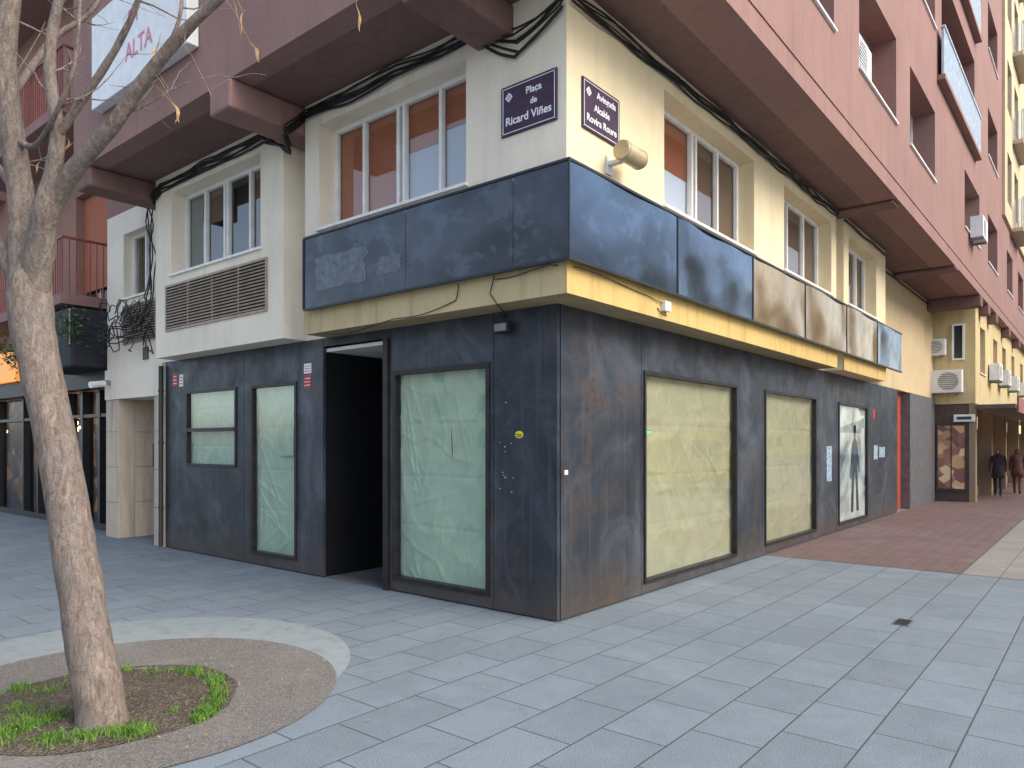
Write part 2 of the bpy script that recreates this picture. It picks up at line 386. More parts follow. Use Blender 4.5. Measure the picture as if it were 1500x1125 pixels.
# shop windows
def paper(face, u0, u1, z0, z1, d, mat, parent, seed, sc=1.0):
    mb = MB(); nu = int((u1-u0)*70); nz = 150; rp = random.Random(int(seed))
    creases = []
    for k in range(44):
        creases.append((rp.uniform(u0, u1), rp.uniform(z0, z1), rp.gauss(math.pi/2, .5), rp.uniform(.15, .7), rp.uniform(.004, .011), rp.uniform(.012, .04)))
    fold = [z0+(z1-z0)*q for q in (.27, .5, .74)]
    def hgt(u, z):
        q = Vector((u*1.4+seed, z*.45, seed*2.3)); e = .012*noise.noise(q*1.6)
        n2 = abs(noise.noise(Vector((u*2.6+z*.9, z*.7-u*.5, seed)))); n3 = abs(noise.noise(Vector((u*1.6-z*2.2, z*1.4+u*1.2, seed+9))))
        e -= .007*max(0, 1-n2*5)**2 + .006*max(0, 1-n3*5)**2
        for f in fold: e += .005*max(0, 1-abs(z-f-.01*noise.noise(Vector((u*2, f, seed))))/.025)
        for (cu_, cz, an, ln, am, wd) in creases:
            du, dz = u-cu_, z-cz; al = du*math.cos(an)+dz*math.sin(an); pe = -du*math.sin(an)+dz*math.cos(an)
            if abs(al) < ln and abs(pe) < wd: e -= am*(1-abs(pe)/wd)*(1-(al/ln)**2)
        return e*sc
    for j in range(nz+1):
        for i in range(nu+1):
            u = u0+(u1-u0)*i/nu; z = z0+(z1-z0)*j/nz
            mb.v.append(fp(face, 0, u, z, d+.04+hgt(u, z)))
    for j in range(nz):
        for i in range(nu):
            a = j*(nu+1)+i; mb.f.append((a, a+1, a+nu+2, a+nu+1))
    return mb.build('paper_cover', mat, parent, smooth=True)
def shopwin(face, h, mat, seed, fw=.05, rails=(), proud=.015, sc=1.0):
    u0, u1, z0, z1 = h; mb = MB()
    g_ = .003
    fbox(mb, face, 0, u0+g_, u0+fw, z0+g_, z1-g_, -proud, .07); fbox(mb, face, 0, u1-fw, u1-g_, z0+g_, z1-g_, -proud, .07)
    fbox(mb, face, 0, u0+fw, u1-fw, z0+g_, z0+fw, -proud, .07); fbox(mb, face, 0, u0+fw, u1-fw, z1-fw, z1-g_, -proud, .07)
    for r in rails: fbox(mb, face, 0, u0+fw, u1-fw, r-.025, r+.025, -proud-.01, .06)
    w_ = mb.build('shop_window', frame_st, B)
    mb = MB().quad(fp(face,0,u0+fw,z0+fw,.02), fp(face,0,u1-fw,z0+fw,.02), fp(face,0,u1-fw,z1-fw,.02), fp(face,0,u0+fw,z1-fw,.02))
    mb.build('pane', glass_s, w_)
    if mat: paper(face, u0-.02, u1+.02, z0-.02, z1+.02, .045, mat, w_, seed, sc)
    return w_
w1 = shopwin('L', LW['W1'], pap_g, 1.0, .05, sc=1.5); w2 = shopwin('L', LW['W2'], pap_g, 5.0, .045, sc=1.5); shopwin('L', LW['W3'], pap_g, 8.0, .04, (1.80,), sc=1.2)
r1 = shopwin('R', RW['R1'], pap_y, 12.0, .04, sc=1.0); shopwin('R', RW['R2'], pap_y, 17.0, .04, sc=1.0)
r3 = shopwin('R', RW['R3'], None, 0, .05)
mb = MB().quad(fp('L',0,1.335,1.50,.035), fp('L',0,1.345,1.42,.035), fp('L',0,1.355,1.66,.035), fp('L',0,1.35,1.80,.035)); mb.build('paper_tear', black, w1)
mb = MB(); fbox(mb, 'L', 0, 4.10, 4.42, 1.45, 1.82, .026, .029); mb.build('paper_patch', M_plain('paper_patch', (.42,.52,.40), .6), w2)
pt = NT('photo_print'); pc = pt.ramp(pt.noise(1.2, 5, .6, None, 1.4), [(.36, (.14,.14,.15)), (.46, (.42,.42,.43)), (.60, (.76,.76,.76))]); printm = pt.set(pc, .5)
MB().quad(fp('R',0,8.75,.14,.035), fp('R',0,10.75,.14,.035), fp('R',0,10.75,2.33,.035), fp('R',0,8.75,2.33,.035)).build('photo_print', printm, r3)
mb = MB(); cx = 9.95; KX = .72
def poly(pts, d=.030): mb.quad(*[fp('R',0,cx+p[0]*KX,p[1]*.93,d) for p in pts])
poly([(-.24,1.15),(.24,1.15),(.32,1.60),(.26,1.74),(.10,1.82),(-.10,1.82),(-.26,1.74),(-.32,1.60)])
poly([(-.27,1.18),(-.0,1.2),(-.10,.75),(-.15,.30),(-.38,.30),(-.33,.75)]); poly([(.0,1.2),(.27,1.18),(.33,.75),(.42,.30),(.18,.30),(.12,.75)])
poly([(-.30,1.68),(-.22,1.45),(-.30,1.25),(-.36,.98),(-.46,1.02),(-.40,1.35)]); poly([(.30,1.68),(.22,1.45),(.30,1.3),(.40,1.1),(.50,1.14),(.42,1.4)])
mb.v += [fp('R',0,cx+KX*.14*math.cos(a*math.pi/8),1.86+.12*math.sin(a*math.pi/8),.030) for a in range(16)]; mb.f.append(tuple(range(len(mb.v)-16, len(mb.v))))
poly([(-.06,1.815),(.06,1.815),(.06,1.9),(-.06,1.9)])
mb.build('printed_figure', M_plain('print_black', (.012,.012,.012), .5), r3)

# first floor bays
HA = (.82, 3.08, 4.03, 5.2); HB = (4.28, 6.60, 4.03, 5.2); HC = (7.95, 8.95, 4.03, 5.1)
H1 = (1.40, 3.82, 4.03, 5.2); H2 = (4.92, 7.15, 4.03, 5.2); H3 = (8.16, 10.1, 4.03, 5.2)
WP = -.32
mb = MB(); wall(mb, 'L', WP, WP, 3.35, ZS, ZT, [HA], .25); mb.box(WP+.25, .6, 3.10, 3.35, ZS, ZT); mb.box(WP+.25, .9, WP+.25, 3.10, ZS, ZS+.12); mb.build('wall', cream, B)
mb = MB(); wall(mb, 'R', WP, WP+.25, 7.42, ZS, ZT, [H1, H2], .25)
mb.quad((WP+.002, WP-.0015, ZS), (WP+.25, WP-.0015, ZS), (WP+.25, WP-.0015, ZT), (WP+.002, WP-.0015, ZT))
mb.box(7.17, 7.42, WP+.25, .6, ZS, ZT); mb.box(.9, 7.17, WP+.25, .9, ZS, ZS+.12); mb.build('wall', creamw, B)
mb = MB(); wall(mb, 'L', WP, 3.79, 7.08, ZS, ZT, [HB], .25); mb.box(WP+.25, .9, 3.79, 4.04, ZS, ZT).box(WP+.25, .9, 6.83, 7.08, ZS, ZT).box(WP+.25, .9, 4.04, 6.83, ZS, ZS+.12); mb.build('wall', cream, B)
mb = MB(); wall(mb, 'R', WP, 7.85, 10.84, ZS, ZT, [H3], .25); mb.box(7.85, 8.1, WP+.25, .9, ZS, ZT).box(10.59, 10.84, WP+.25, .9, ZS, ZT).box(8.1, 10.59, WP+.25, .9, ZS, ZS+.12); mb.build('wall', creamw, B)
MB().box(.0, .25, 3.35, 3.79, ZS, ZT).build('recess_wall', cream, B); MB().box(7.42, 7.85, 0, .25, ZS, ZT).build('recess_wall', cream, B)
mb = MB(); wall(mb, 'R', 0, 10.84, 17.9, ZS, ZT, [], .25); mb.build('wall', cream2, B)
mb = MB(); wall(mb, 'L', 0, 7.08, 9.6, ZS, ZT, [HC], .25); mb.build('wall', cream, B)
mb = MB(); wall(mb, 'L', 0, 7.66, 9.6, ZT, 20, [], .25); mb.build('upper_wall', mauve, B)
# yellow band
MB().box(WP-.012, WP-.001, WP-.001, 3.36, ZS-.006, 3.15).build('band', yellowl, B); mb = MB().box(WP-.012, 7.43, WP-.014, WP-.003, ZS-.006, 3.15); mb.build('band', yellow, B)
mb = MB().box(WP+.001, -.003, .0, 3.34, ZS-.005, ZS-.001).box(.0, 7.42, WP+.001, -.003, ZS-.005, ZS-.001).box(WP+.001, -.003, WP+.001, -.003, ZS-.005, ZS-.001); mb.build('underside', M_stucco('ochre_underside', (.40,.31,.17), amount=.9), B)  # ledge underside in a darker ochre than the band, with stucco streaks
MB().box(7.84, 10.85, WP-.012, WP-.001, ZS-.006, 3.15).build('band', yellow, B)
MB().box(1.25, 22, 1.25, 9.5, 0, 20).build('light_block_core', dark, B)  # unseen solid box added inside to stop light leaking through from behind
def window(face, c, h, d, mull, blinds, frame=whitef, back=dark, fw=.05, sill=True, gl=glass, root=B):
    u0, u1, z0, z1 = h; mb = MB(); a = d-.035; b = d+.02
    fbox(mb, face, c, u0, u0+fw, z0, z1, a, b); fbox(mb, face, c, u1-fw, u1, z0, z1, a, b)
    fbox(mb, face, c, u0+fw, u1-fw, z0, z0+fw, a, b); fbox(mb, face, c, u0+fw, u1-fw, z1-fw, z1, a, b)
    for m in mull: fbox(mb, face, c, m-fw*.42, m+fw*.42, z0+fw, z1-fw, a-.006, b)
    w_ = mb.build('window', frame, root, bevel=.004)
    q = lambda u0, u1, z0, z1, dd: MB().quad(fp(face,c,u0,z0,dd), fp(face,c,u1,z0,dd), fp(face,c,u1,z1,dd), fp(face,c,u0,z1,dd))
    q(u0+.02, u1-.02, z0+.02, z1-.02, d).build('pane', gl, w_)
    if back: q(u0-.1, u1+.1, z0-.1, z1+.1, d+.16).build('backing', back, w_)
    for (bu0, bu1, bz0, bz1, bm) in blinds: q(bu0, bu1, bz0, bz1, d+.04).build('blind', bm, w_)
    if sill:
        s_ = MB(); fbox(s_, face, c, u0-.03, u1+.03, z0-.035, z0-.002, -.035, d-.05); s_.build('sill', whitef, w_, bevel=.004)
    return w_
window('L', WP, HA, .24, [1.36, 1.90, 1.99, 2.55], [(2.0,3.05,4.05,5.18,bl_brown),(1.37,1.93,4.66,5.18,bl_brown),(1.37,1.93,4.05,4.655,bl_white),(.84,1.35,4.76,5.18,bl_brown),(.84,1.35,4.05,4.755,bl_white)])
window('L', WP, HB, .24, [4.86, 5.42, 5.50, 6.02], [(4.3,4.84,4.05,5.18,bl_dark),(5.5,6.0,4.7,5.18,bl_dark),(6.03,6.58,4.05,5.18,bl_grey)])
window('L', 0, HC, .18, [8.45], [])
window('R', WP, H1, .24, [2.47, 2.57, 3.17], [(1.42,2.5,4.62,5.18,bl_brown),(1.42,2.5,4.05,4.615,bl_white),(2.57,3.15,4.05,5.18,bl_dark),(3.19,3.8,4.25,5.18,bl_dark)])
window('R', WP, H2, .24, [5.65, 6.4], [(4.94,7.1,4.05,5.18,bl_dark)])
window('R', WP, H3, .24, [8.8, 9.45], [(8.2,10.0,4.05,5.18,bl_dark)])
def louvre(face, c, u0, u1, z0, z1, root=B):
    mb = MB(); fw = .03
    fbox(mb, face, c, u0, u0+fw, z0, z1, -.02, .0-.001); fbox(mb, face, c, u1-fw, u1, z0, z1, -.02, -.001)
    fbox(mb, face, c, u0+fw, u1-fw, z0, z0+fw, -.02, -.001); fbox(mb, face, c, u0+fw, u1-fw, z1-fw, z1, -.02, -.001)
    n = int((z1-z0-2*fw)/.042)
    for k in range(n):
        z = z0+fw+.01+k*.042
        mb.quad(fp(face,c,u0+fw,z,-.022), fp(face,c,u1-fw,z,-.022), fp(face,c,u1-fw,z+.028,-.005), fp(face,c,u0+fw,z+.028,-.005))
    for m in range(1, 4):
        uu = u0+(u1-u0)*m/4; fbox(mb, face, c, uu-.01, uu+.01, z0+fw, z1-fw, -.015, -.001)
    l_ = mb.build('louvre', louvm, root)
    fb = MB(); fbox(fb, face, c, u0+fw, u1-fw, z0+fw, z1-fw, -.003, -.001); fb.build('louvre_backing', dark, l_)
louvre('L', WP, 4.12, 6.75, 3.22, 3.88); louvre('L', 0, 7.75, 8.95, 3.25, 3.9)
# upper volume
OX = -1.22
uph = []
for k in range(5):
    z = 6.65+2.95*k
    for (a, b) in [(1.9,4.05),(5.2,7.4),(8.42,10.7),(14.4,16.9),(18.6,20.8)]:
        if k >= 1 and a in (14.4,): continue
        uph.append((a, b, z, z+1.32))
for (a, b) in ((23.4,25.2),(27.2,29.2),(31.2,33.2)): uph.append((a, b, 6.65, 7.97))
balc = []
for k in range(1, 5): balc.append((11.4, 16.0, 5.75+2.95*k+.25, 5.75+2.95*k+2.4))
low = [h for h in uph if h[2] < 8.5]; high = [h for h in uph if h[2] > 8.5]
mb = MB(); wall(mb, 'R', OX, OX+.25, 36, ZT, 8.75, low, .45); wall(mb, 'R', OX, OX+.25, 22, 8.75, 20, high+balc, .45); mb.build('upper_wall', mauve, B)
lh = [(1.0,2.4,6.9,8.3)]
mb = MB(); wall(mb, 'L', OX, OX, 7.65, ZT, 20, lh, .25); mb.box(OX+.25, 0, 7.4, 7.65, ZT, 20); mb.build('upper_wall', mauve, B)
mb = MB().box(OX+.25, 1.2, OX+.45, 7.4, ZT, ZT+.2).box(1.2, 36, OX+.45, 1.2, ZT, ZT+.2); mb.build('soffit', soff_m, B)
for i, h in enumerate(uph):
    w_ = window('R', OX, h, .42, [(h[0]+h[1])/2], [], back=None, gl=darkglass, frame=whitef if i % 3 else beigem)
    s_ = MB(); mid = (h[0]+h[1])/2
    a, b = ((h[0]+.04, mid-.03) if i % 2 == 0 else (mid+.03, h[1]-.04))
    fbox(s_, 'R', OX, a, b, h[2]+.55, h[3]-.03, .405, .415)
    s_.build('shutter', bl_white if i % 3 == 0 else bl_brown, w_)
for h in lh: window('L', OX, h, .22, [(h[0]+h[1])/2], [], back=None, gl=darkglass)
balm = M_plain('pale_balcony_sheet', (.50,.57,.64), .4)
for h in balc:
    mb = MB(); fbox(mb, 'R', OX, h[0], h[1], h[2]-.25, h[3], .40, .44); mb.build('balcony_back', bl_dark, B)
    bs = MB().box(10.9, 16.2, OX-.14, OX-.003, h[2]-.27, h[2]-.18).build('balcony', mauve, B)
    mb = MB(); n = 60
    for k in range(n):
        x0 = 10.92+k*5.24/n
        mb.box(x0, x0+.045, OX-.12, OX-.10, h[2]-.17, h[2]+.72)
    mb.box(10.92, 16.18, OX-.09, OX-.075, h[2]-.17, h[2]+.7).box(10.9, 16.2, OX-.14, OX-.06, h[2]+.73, h[2]+.77)
    mb.build('balcony_front', balm, bs)
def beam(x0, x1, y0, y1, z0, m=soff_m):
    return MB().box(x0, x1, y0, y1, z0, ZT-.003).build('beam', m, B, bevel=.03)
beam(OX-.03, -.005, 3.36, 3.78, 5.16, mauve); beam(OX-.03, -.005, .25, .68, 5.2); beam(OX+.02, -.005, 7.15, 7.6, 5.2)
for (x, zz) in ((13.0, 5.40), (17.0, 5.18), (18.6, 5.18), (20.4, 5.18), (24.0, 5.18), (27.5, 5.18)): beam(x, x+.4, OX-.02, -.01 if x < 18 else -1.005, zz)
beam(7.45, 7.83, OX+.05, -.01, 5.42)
mb = MB(); fbox(mb, 'R', OX, OX+.3, 36, 5.72, 5.74, -.012, -.001); mb.build('string_course', mauve, B)
# entrance portal at left end
for b_ in ((-.02, .25, 7.5, 7.80, 0, 2.35), (-.02, .25, 9.12, 9.6, 0, 2.35), (.253, 1.9, 9.12, 9.3, 0, 2.5), (.253, 1.9, 7.62, 7.79, 0, 2.5)): MB().box(*b_).build('portal_jamb', marble, B, bevel=.006)
mb = MB()
for z in (.6, 1.2, 1.8): mb.box(-.0215, -.0205, 7.5, 7.8, z, z+.006).box(-.0215, -.0205, 9.12, 9.6, z, z+.006).box(.26, 1.89, 9.1185, 9.1195, z, z+.006)
mb.box(.8, .806, 9.1185, 9.1195, 0, 2.35).box(1.35, 1.356, 9.1185, 9.1195, 0, 2.35)
mb.build('stone_joints', dark, B)
MB().box(-.04, .25, 7.5, 9.6, 2.352, ZS-.002).build('portal_lintel', cream, B)
MB().box(1.9, 1.95, 7.79, 9.12, 0, 2.5).build('lobby_door', M_plain('lobby_wood', (.10,.06,.04), .4), B)
MB().box(.25, 1.9, 7.79, 9.12, 2.36, 2.5).build('portal_ceiling', cream, B)
mb = MB().box(.55, .58, 9.09, 9.117, 1.2, 1.6).box(.9, .93, 9.09, 9.117, 1.2, 1.6).box(.58,.9,9.1,9.117,1.2,1.22).box(.58,.9,9.1,9.117,1.58,1.6); mb.build('wall_frame', greym, B)
MB().box(13.52, 14.6, .15, .4, 0, ZS-.01).build('side_door', M_plain('red_door', (.42,.07,.03), .5), B)
MB().box(14.62, 17.9, -.05, .25, 0, ZS-.01).build('pilaster', M_plain('dark_grey_cladding', (.12,.12,.13), .6), B)

# ------------------------------------------------------------------ fascia sign board
SG = empty('fascia_sign', (-.4, -.4, 3.13), 'dark blank metal fascia board wrapping the corner above the closed shop, letters removed', 'sign board')
so = .41
def spanel(face, u0, u1, mat, amp=0.0):
    mb = MB(); nu = max(6, int((u1-u0)*24)); nz = 18
    def pt_(i, j):
        u = u0+.003+(u1-u0-.006)*i/nu; z = 3.13+.78*j/nz
        edge = min(i, nu-i)/nu*2
        w = amp*(noise.noise(Vector((u*.9, z*1.3, 4)))*1.6 + noise.noise(Vector((u*1.8, z*1.4, 1)))*.5 + noise.noise(Vector((u*1.0-z*2.2, z*1.0, 7)))*.7)*min(1, edge*4)
        return fp(face, -so, u, z, w)
    for j in range(nz+1):
        for i in range(nu+1): mb.v.append(pt_(i, j))
    for j in range(nz):
        for i in range(nu):
            a = j*(nu+1)+i; mb.f.append((a, a+1, a+nu+2, a+nu+1))
    return mb.build('sign_panel', mat, SG, smooth=True)
for (a, b) in ((-so, .18), (.18, 1.55), (1.55, 3.24)): spanel('L', a, b, sign_d)
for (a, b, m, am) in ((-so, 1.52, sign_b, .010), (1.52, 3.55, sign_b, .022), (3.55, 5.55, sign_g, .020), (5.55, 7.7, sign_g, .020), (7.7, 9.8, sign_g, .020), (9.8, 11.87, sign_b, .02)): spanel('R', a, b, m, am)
mb = MB()
for zz in (3.105, 3.912):
    mb.box(-so-.012, -so+.03, -so-.012, 3.25, zz, zz+.022); mb.box(-so+.03, 11.88, -so-.012, -so+.03, zz, zz+.022)
mb.box(-so-.012, -so+.02, 3.24, 3.26, 3.127, 3.912).box(-so-.012, -so+.0, -so-.012, -so+.0, 3.127, 3.912)
mb.box(-so+.005, -.33, 3.2, 3.235, 3.13, 3.91)
for u in (1.52, 3.55, 5.55, 7.7, 9.8): mb.box(u-.012, u+.012, -so-.008, -so-.002, 3.127, 3.912)
mb.build('edge_trim', M_plain('sign_trim', (.035,.04,.05), .4, .5), SG)
mb = MB().box(-so+.05, WP-.02, -so+.05, 3.2, 3.85, 3.90).box(WP, 11.8, -so+.05, WP-.02, 3.85, 3.90); mb.build('top_cap', greym, SG)
gh = M_plain('adhesive_ghost', (.12,.135,.155), .42, .5, .35, 14); rr = random.Random(5)
def smear(face, ua, ub, za, zb):
    mb = MB(); n = 40; c_ = ((ua+ub)/2, (za+zb)/2); vs = []
    for k in range(n):
        a = 2*math.pi*k/n; ca, sa = math.cos(a), math.sin(a); m_ = max(abs(ca), abs(sa))
        r_ = (1/m_)*(1+.22*noise.noise(Vector((ca*3+ua, sa*3, 2)))+.1*noise.noise(Vector((ca*9+ua, sa*9, 5))))
        vs.append(fp(face, -so, c_[0]+ca*r_*(ub-ua)/2, c_[1]+sa*r_*(zb-za)/2, -.003))
    mb.v = vs; mb.f = [tuple(range(n))]; mb.build('adhesive_mark', gh, SG)
smear('L', 2.15, 3.02, 3.30, 3.66); smear('L', 1.62, 1.98, 3.32, 3.5)

# ------------------------------------------------------------------ text
def text(body, face, c, u, z, size, mat, parent, name='lettering', align='CENTER', d=0.0, bold=.0):
    cu = bpy.data.curves.new('txt', 'FONT'); cu.body = body; cu.size = size; cu.align_x = align; cu.align_y = 'CENTER'; cu.offset = bold; cu.extrude = .0008
    ob = bpy.data.objects.new('txt', cu); COL.objects.link(ob)
    dg = bpy.context.evaluated_depsgraph_get(); me = bpy.data.meshes.new_from_object(ob.evaluated_get(dg))
    bpy.data.objects.remove(ob)
    mb = MB()
    for v in me.vertices:
        if face == 'L': mb.v.append((c+d-v.co.z, u-v.co.x, z+v.co.y))
        else: mb.v.append((u+v.co.x, c+d-v.co.z, z+v.co.y))
    for p in me.polygons: mb.f.append(tuple(p.vertices))
    bpy.data.meshes.remove(me)
    return mb.build(name, mat, parent)
def plaque(face, u0, u1, z0, z1, lines, label):
    c = WP; base = fp(face, c, (u0+u1)/2, z0)
    r = empty('street_name_plaque', base, label, 'street sign', 'street name plaques at the corner')
    mb = MB(); fbox(mb, face, c, u0, u1, z0, z1, -.02, -.003); mb.build('plate', purple, r, bevel=.004)
    mb = MB(); e = .02; w = .006
    fbox(mb, face, c, u0+e, u1-e, z0+e, z0+e+w, -.0215, -.0195); fbox(mb, face, c, u0+e, u1-e, z1-e-w, z1-e, -.0215, -.0195)
    fbox(mb, face, c, u0+e, u0+e+w, z0+e+w, z1-e-w, -.0215, -.0195); fbox(mb, face, c, u1-e-w, u1-e, z0+e+w, z1-e-w, -.0215, -.0195)
    mb.build('border', white, r)
    for (s, uf, zf, sz) in lines:
        uu = (u1-(u1-u0)*uf) if face == 'L' else (u0+(u1-u0)*uf)
        text(s, face, c, uu, z0+(z1-z0)*zf, sz, white, r, d=-.0215, bold=.0016)
    mb = MB(); uu = (u1-(u1-u0)*.15) if face == 'L' else (u0+(u1-u0)*.15); zz = z0+(z1-z0)*.76
    for (a, b) in ((0,1),(1,0),(0,-1),(-1,0),(.55,.55),(-.55,.55),(.55,-.55),(-.55,-.55),(0,0)):
        s_ = .013; q = (uu+a*.03, zz+b*.03)
        mb.quad(fp(face,c,q[0]-s_,q[1],-.0222), fp(face,c,q[0],q[1]-s_,-.0222), fp(face,c,q[0]+s_,q[1],-.0222), fp(face,c,q[0],q[1]+s_,-.0222))
    mb.build('emblem', white, r)
    mb = MB()
    for a in (u0+.012, u1-.012):
        for b in (z0+.012, z1-.012): fbox(mb, face, c, a-.005, a+.005, b-.005, b+.005, -.024, -.019)
    mb.build('screws', greym, r)
plaque('L', -.235, .375, 4.32, 4.76, [('Plaça', .6, .76, .085), ('de', .6, .53, .075), ('Ricard Viñes', .5, .27, .10)], 'purple street name plaque on the left hand cream wall beside the corner, reading Plaça')
plaque('R', -.105, .5, 4.31, 4.745, [('Avinguda', .62, .78, .085), ('Alcalde', .5, .50, .085), ('Rovira Roure', .5, .24, .09)], 'purple street name plaque on the right hand cream wall beside the corner, reading Avinguda')
bn = empty('banner_box', (-1.3, 5.3, 6.03), 'white rectangular advertising box high on the mauve left facade behind the tree branches', 'sign')
MB().box(-1.36, -1.225, 4.05, 6.65, 6.03, 7.25).build('panel', whitep, bn, bevel=.01)
text('ALTA', 'L', -1.36, 5.25, 6.42, .30, pinkm, bn, d=-.002, bold=.006); text('P I', 'L', -1.36, 5.4, 6.82, .28, pinkm, bn, d=-.002, bold=.004)

# ------------------------------------------------------------------ small wall things
def cyl(mb, a, b, r, n=20): mb.tube([a, b], r, n); return mb
t = empty('flood_lamp', (.42, WP, 4.15), 'beige cylindrical lamp on a wall bracket above the fascia board', 'lamp')
cyl(MB(), (.22, WP-.20, 4.17), (.56, WP-.20, 4.17), .085, 24).build('lamp_body', beigem, t, bevel=.01)
mb = MB(); mb.tube([(.565, WP-.2, 4.17), (.58, WP-.2, 4.17)], .07, 24); mb.build('lens', M_plain('lamp_lens', (.5,.45,.35), .2), t)
for x in (.245, .53): MB().tube([(x, WP-.20, 4.17), (x+.012, WP-.20, 4.17)], .089, 24).build('ring', beigem, t)
MB().box(.30, .36, WP-.14, WP-.004, 4.10, 4.13).box(.28, .38, WP-.02, WP-.004, 4.02, 4.18).build('bracket', whitep, t)
t = empty('security_light', (-.05, .55, 2.66), 'small black floodlight under the ledge on the left steel wall', 'lamp')
MB().box(-.10, -.03, .50, .68, 2.64, 2.74).build('lamp_body', black, t, bevel=.006); MB().box(-.104, -.1005, .52, .66, 2.655, 2.725).build('lens', greym, t); MB().tube([(-.05,.59,2.74),(-.03,.59,2.80),(-.003,.59,2.82)], .008).build('bracket', black, t)
t = empty('junction_box', (1.35, WP-.05, 2.98), 'small white junction box on the yellow ledge below the fascia board', 'electrical box')
MB().box(1.30, 1.42, WP-.07, WP-.015, 2.93, 3.03).build('box_body', whitep, t, bevel=.006); MB().tube([(1.34,WP-.04,2.93),(1.33,WP-.06,2.88),(1.28,WP-.03,2.90),(1.22,WP-.02,2.95)], .005).build('wire', black, t)
def sticker(face, u, z, w, h, mat, label, cat='sticker', mat2=None):
    mb = MB(); fbox(mb, face, 0, u-w/2, u+w/2, z-h/2, z+h/2, -.003, -.0005)
    if mat2 is None: return tag(mb.build('sticker', mat), label, cat)
    r = empty('sticker', fp(face, 0, u, z-h/2), label, cat); mb.build('backing', mat, r)
    m2 = MB(); rs_ = random.Random(int(u*100+z*10))
    for k in range(3):
        a = u-w*.36; zz = z-h*.32+k*h*.26
        while a < u+w*.3:
            l_ = w*rs_.uniform(.08, .3); fbox(m2, face, 0, a, min(a+l_, u+w*.38), zz, zz+h*.08, -.0045, -.0035); a += l_+w*.06
    m2.build('print', mat2, r); return r
sticker('L', 3.76, 2.52, .15, .12, white, 'white sticker with red print left of the shop doorway, upper one', mat2=redm)
sticker('L', 3.76, 2.36, .15, .16, redm, 'red alarm sticker left of the shop doorway, lower one', mat2=white)
sticker('L', 7.15, 2.57, .15, .2, redm, 'red and white sticker at the far left top of the steel wall', mat2=white)
sticker('L', 6.95, 2.55, .12, .18, white, 'small white sticker at the top left of the steel wall', mat2=redm)
mb = MB(); mb.v = [fp('L', 0, .44+.05*math.cos(a*math.pi/10), 1.685+.035*math.sin(a*math.pi/10), -.003) for a in range(20)]; mb.f = [tuple(range(20))]
y_ = empty('sticker', (0,.44,1.65), 'oval yellow sticker on the left steel wall near the corner', 'sticker'); mb.build('backing', yelm, y_)
mb = MB(); fbox(mb, 'L', 0, .41, .48, 1.68, 1.688, -.0045, -.0035); fbox(mb, 'L', 0, .415, .465, 1.665, 1.671, -.0045, -.0035); mb.build('print', black, y_)
sticker('R', .13, 1.34, .05, .04, white, 'tiny white paper scrap on the right steel wall near the corner')
sticker('R', 1.66, 1.72, .14, .05, greenp, 'small green sticker on the kraft papered window glass edge', mat2=white)
sticker('R', 8.15, 1.25, .30, .62, bluep, 'pale blue torn poster on the steel between papered window and photo print')
sticker('R', 11.45, 1.42, .34, .30, bluep, 'pale blue torn poster just right of the photo print, left one of two')
sticker('R', 12.0, 1.42, .50, .22, bluep, 'pale blue torn poster further right of the photo print, right one of two')
sticker('R', 11.3, 2.22, .16, .2, redm, 'small red notice on the steel right of the photo print')
mb = MB()
for k in range(12):
    u = rr.uniform(.50, .68); z = rr.choice([1.15, 1.3, 1.55, 1.62, 2.0])+rr.uniform(-.03, .03); fbox(mb, 'L', 0, u, u+rr.uniform(.004, .012), z, z+rr.uniform(.004, .010), -.002, -.0005)
tag(mb.build('paint_specks', white), 'white paint specks on the steel left of the corner edge', 'paint marks', kind='stuff')
t = empty('security_camera', (-.1, 9.45, 2.6), 'grey security camera beside the entrance of the left hand portal', 'camera')
MB().tube([(-.38, 9.3, 2.58), (-.14, 9.38, 2.62)], .055, 14).build('camera_body', whitep, t); MB().box(-.14, -.045, 9.36, 9.42, 2.6, 2.68).build('bracket', greym, t)
tag(MB().box(-.02, -.002, 8.02, 8.2, 2.95, 3.15).build('number_plate', M_plain('dark_plate', (.06,.055,.06), .5)), 'small dark number plate above the left entrance portal', 'plate')
mb = MB().tube([(-.05, 7.5, .02), (-.05, 7.5, 2.3), (-.05, 7.5, 2.8)], .035, 12)
for z in (.6, 1.6, 2.4): mb.tube([(-.05, 7.5, z), (-.05, 7.5, z+.04)], .042, 12)
tag(mb.build('drainpipe', M_plain('dark_green_pipe', (.03,.04,.04), .5)), 'dark drainpipe between the steel shopfront and the marble portal', 'drainpipe')

# ------------------------------------------------------------------ cables
def cable(mb, pts, r=.009, wob=.02, seg=14, seed=0, sag=0.0):
    pts = [Vector(p) for p in pts]; out = []
    for i in range(len(pts)-1):
        for k in range(seg):
            f = k/seg; p = pts[i].lerp(pts[i+1], f); s_ = math.sin(math.pi*f)*sag
            q = Vector((noise.noise(p*1.7+Vector((seed*3.1,0,0))), noise.noise(p*1.7+Vector((0,seed*2.7,5))), noise.noise(p*1.7+Vector((7,0,seed*1.9)))))*wob
            out.append(p+q-Vector((0,0,s_)))
    out.append(pts[-1]); mb.tube(out, r, 6)
mb = MB()
for k in range(6):
    z = 5.44-.024*k; x = WP-.025-.014*(k % 2)
    cable(mb, [(x, 3.30, z), (x, 1.8, z-.01), (x, .72, z-.01), (x, .2, z-.2-.03*k), (x, -.3, z-.1)], .008+.003*(k % 3), .045, 16, k, .02)
tag(mb.build('cable_bundle', black, smooth=True), 'black cables running along the top of the cream wall left of the corner', 'cables')
mb = MB()
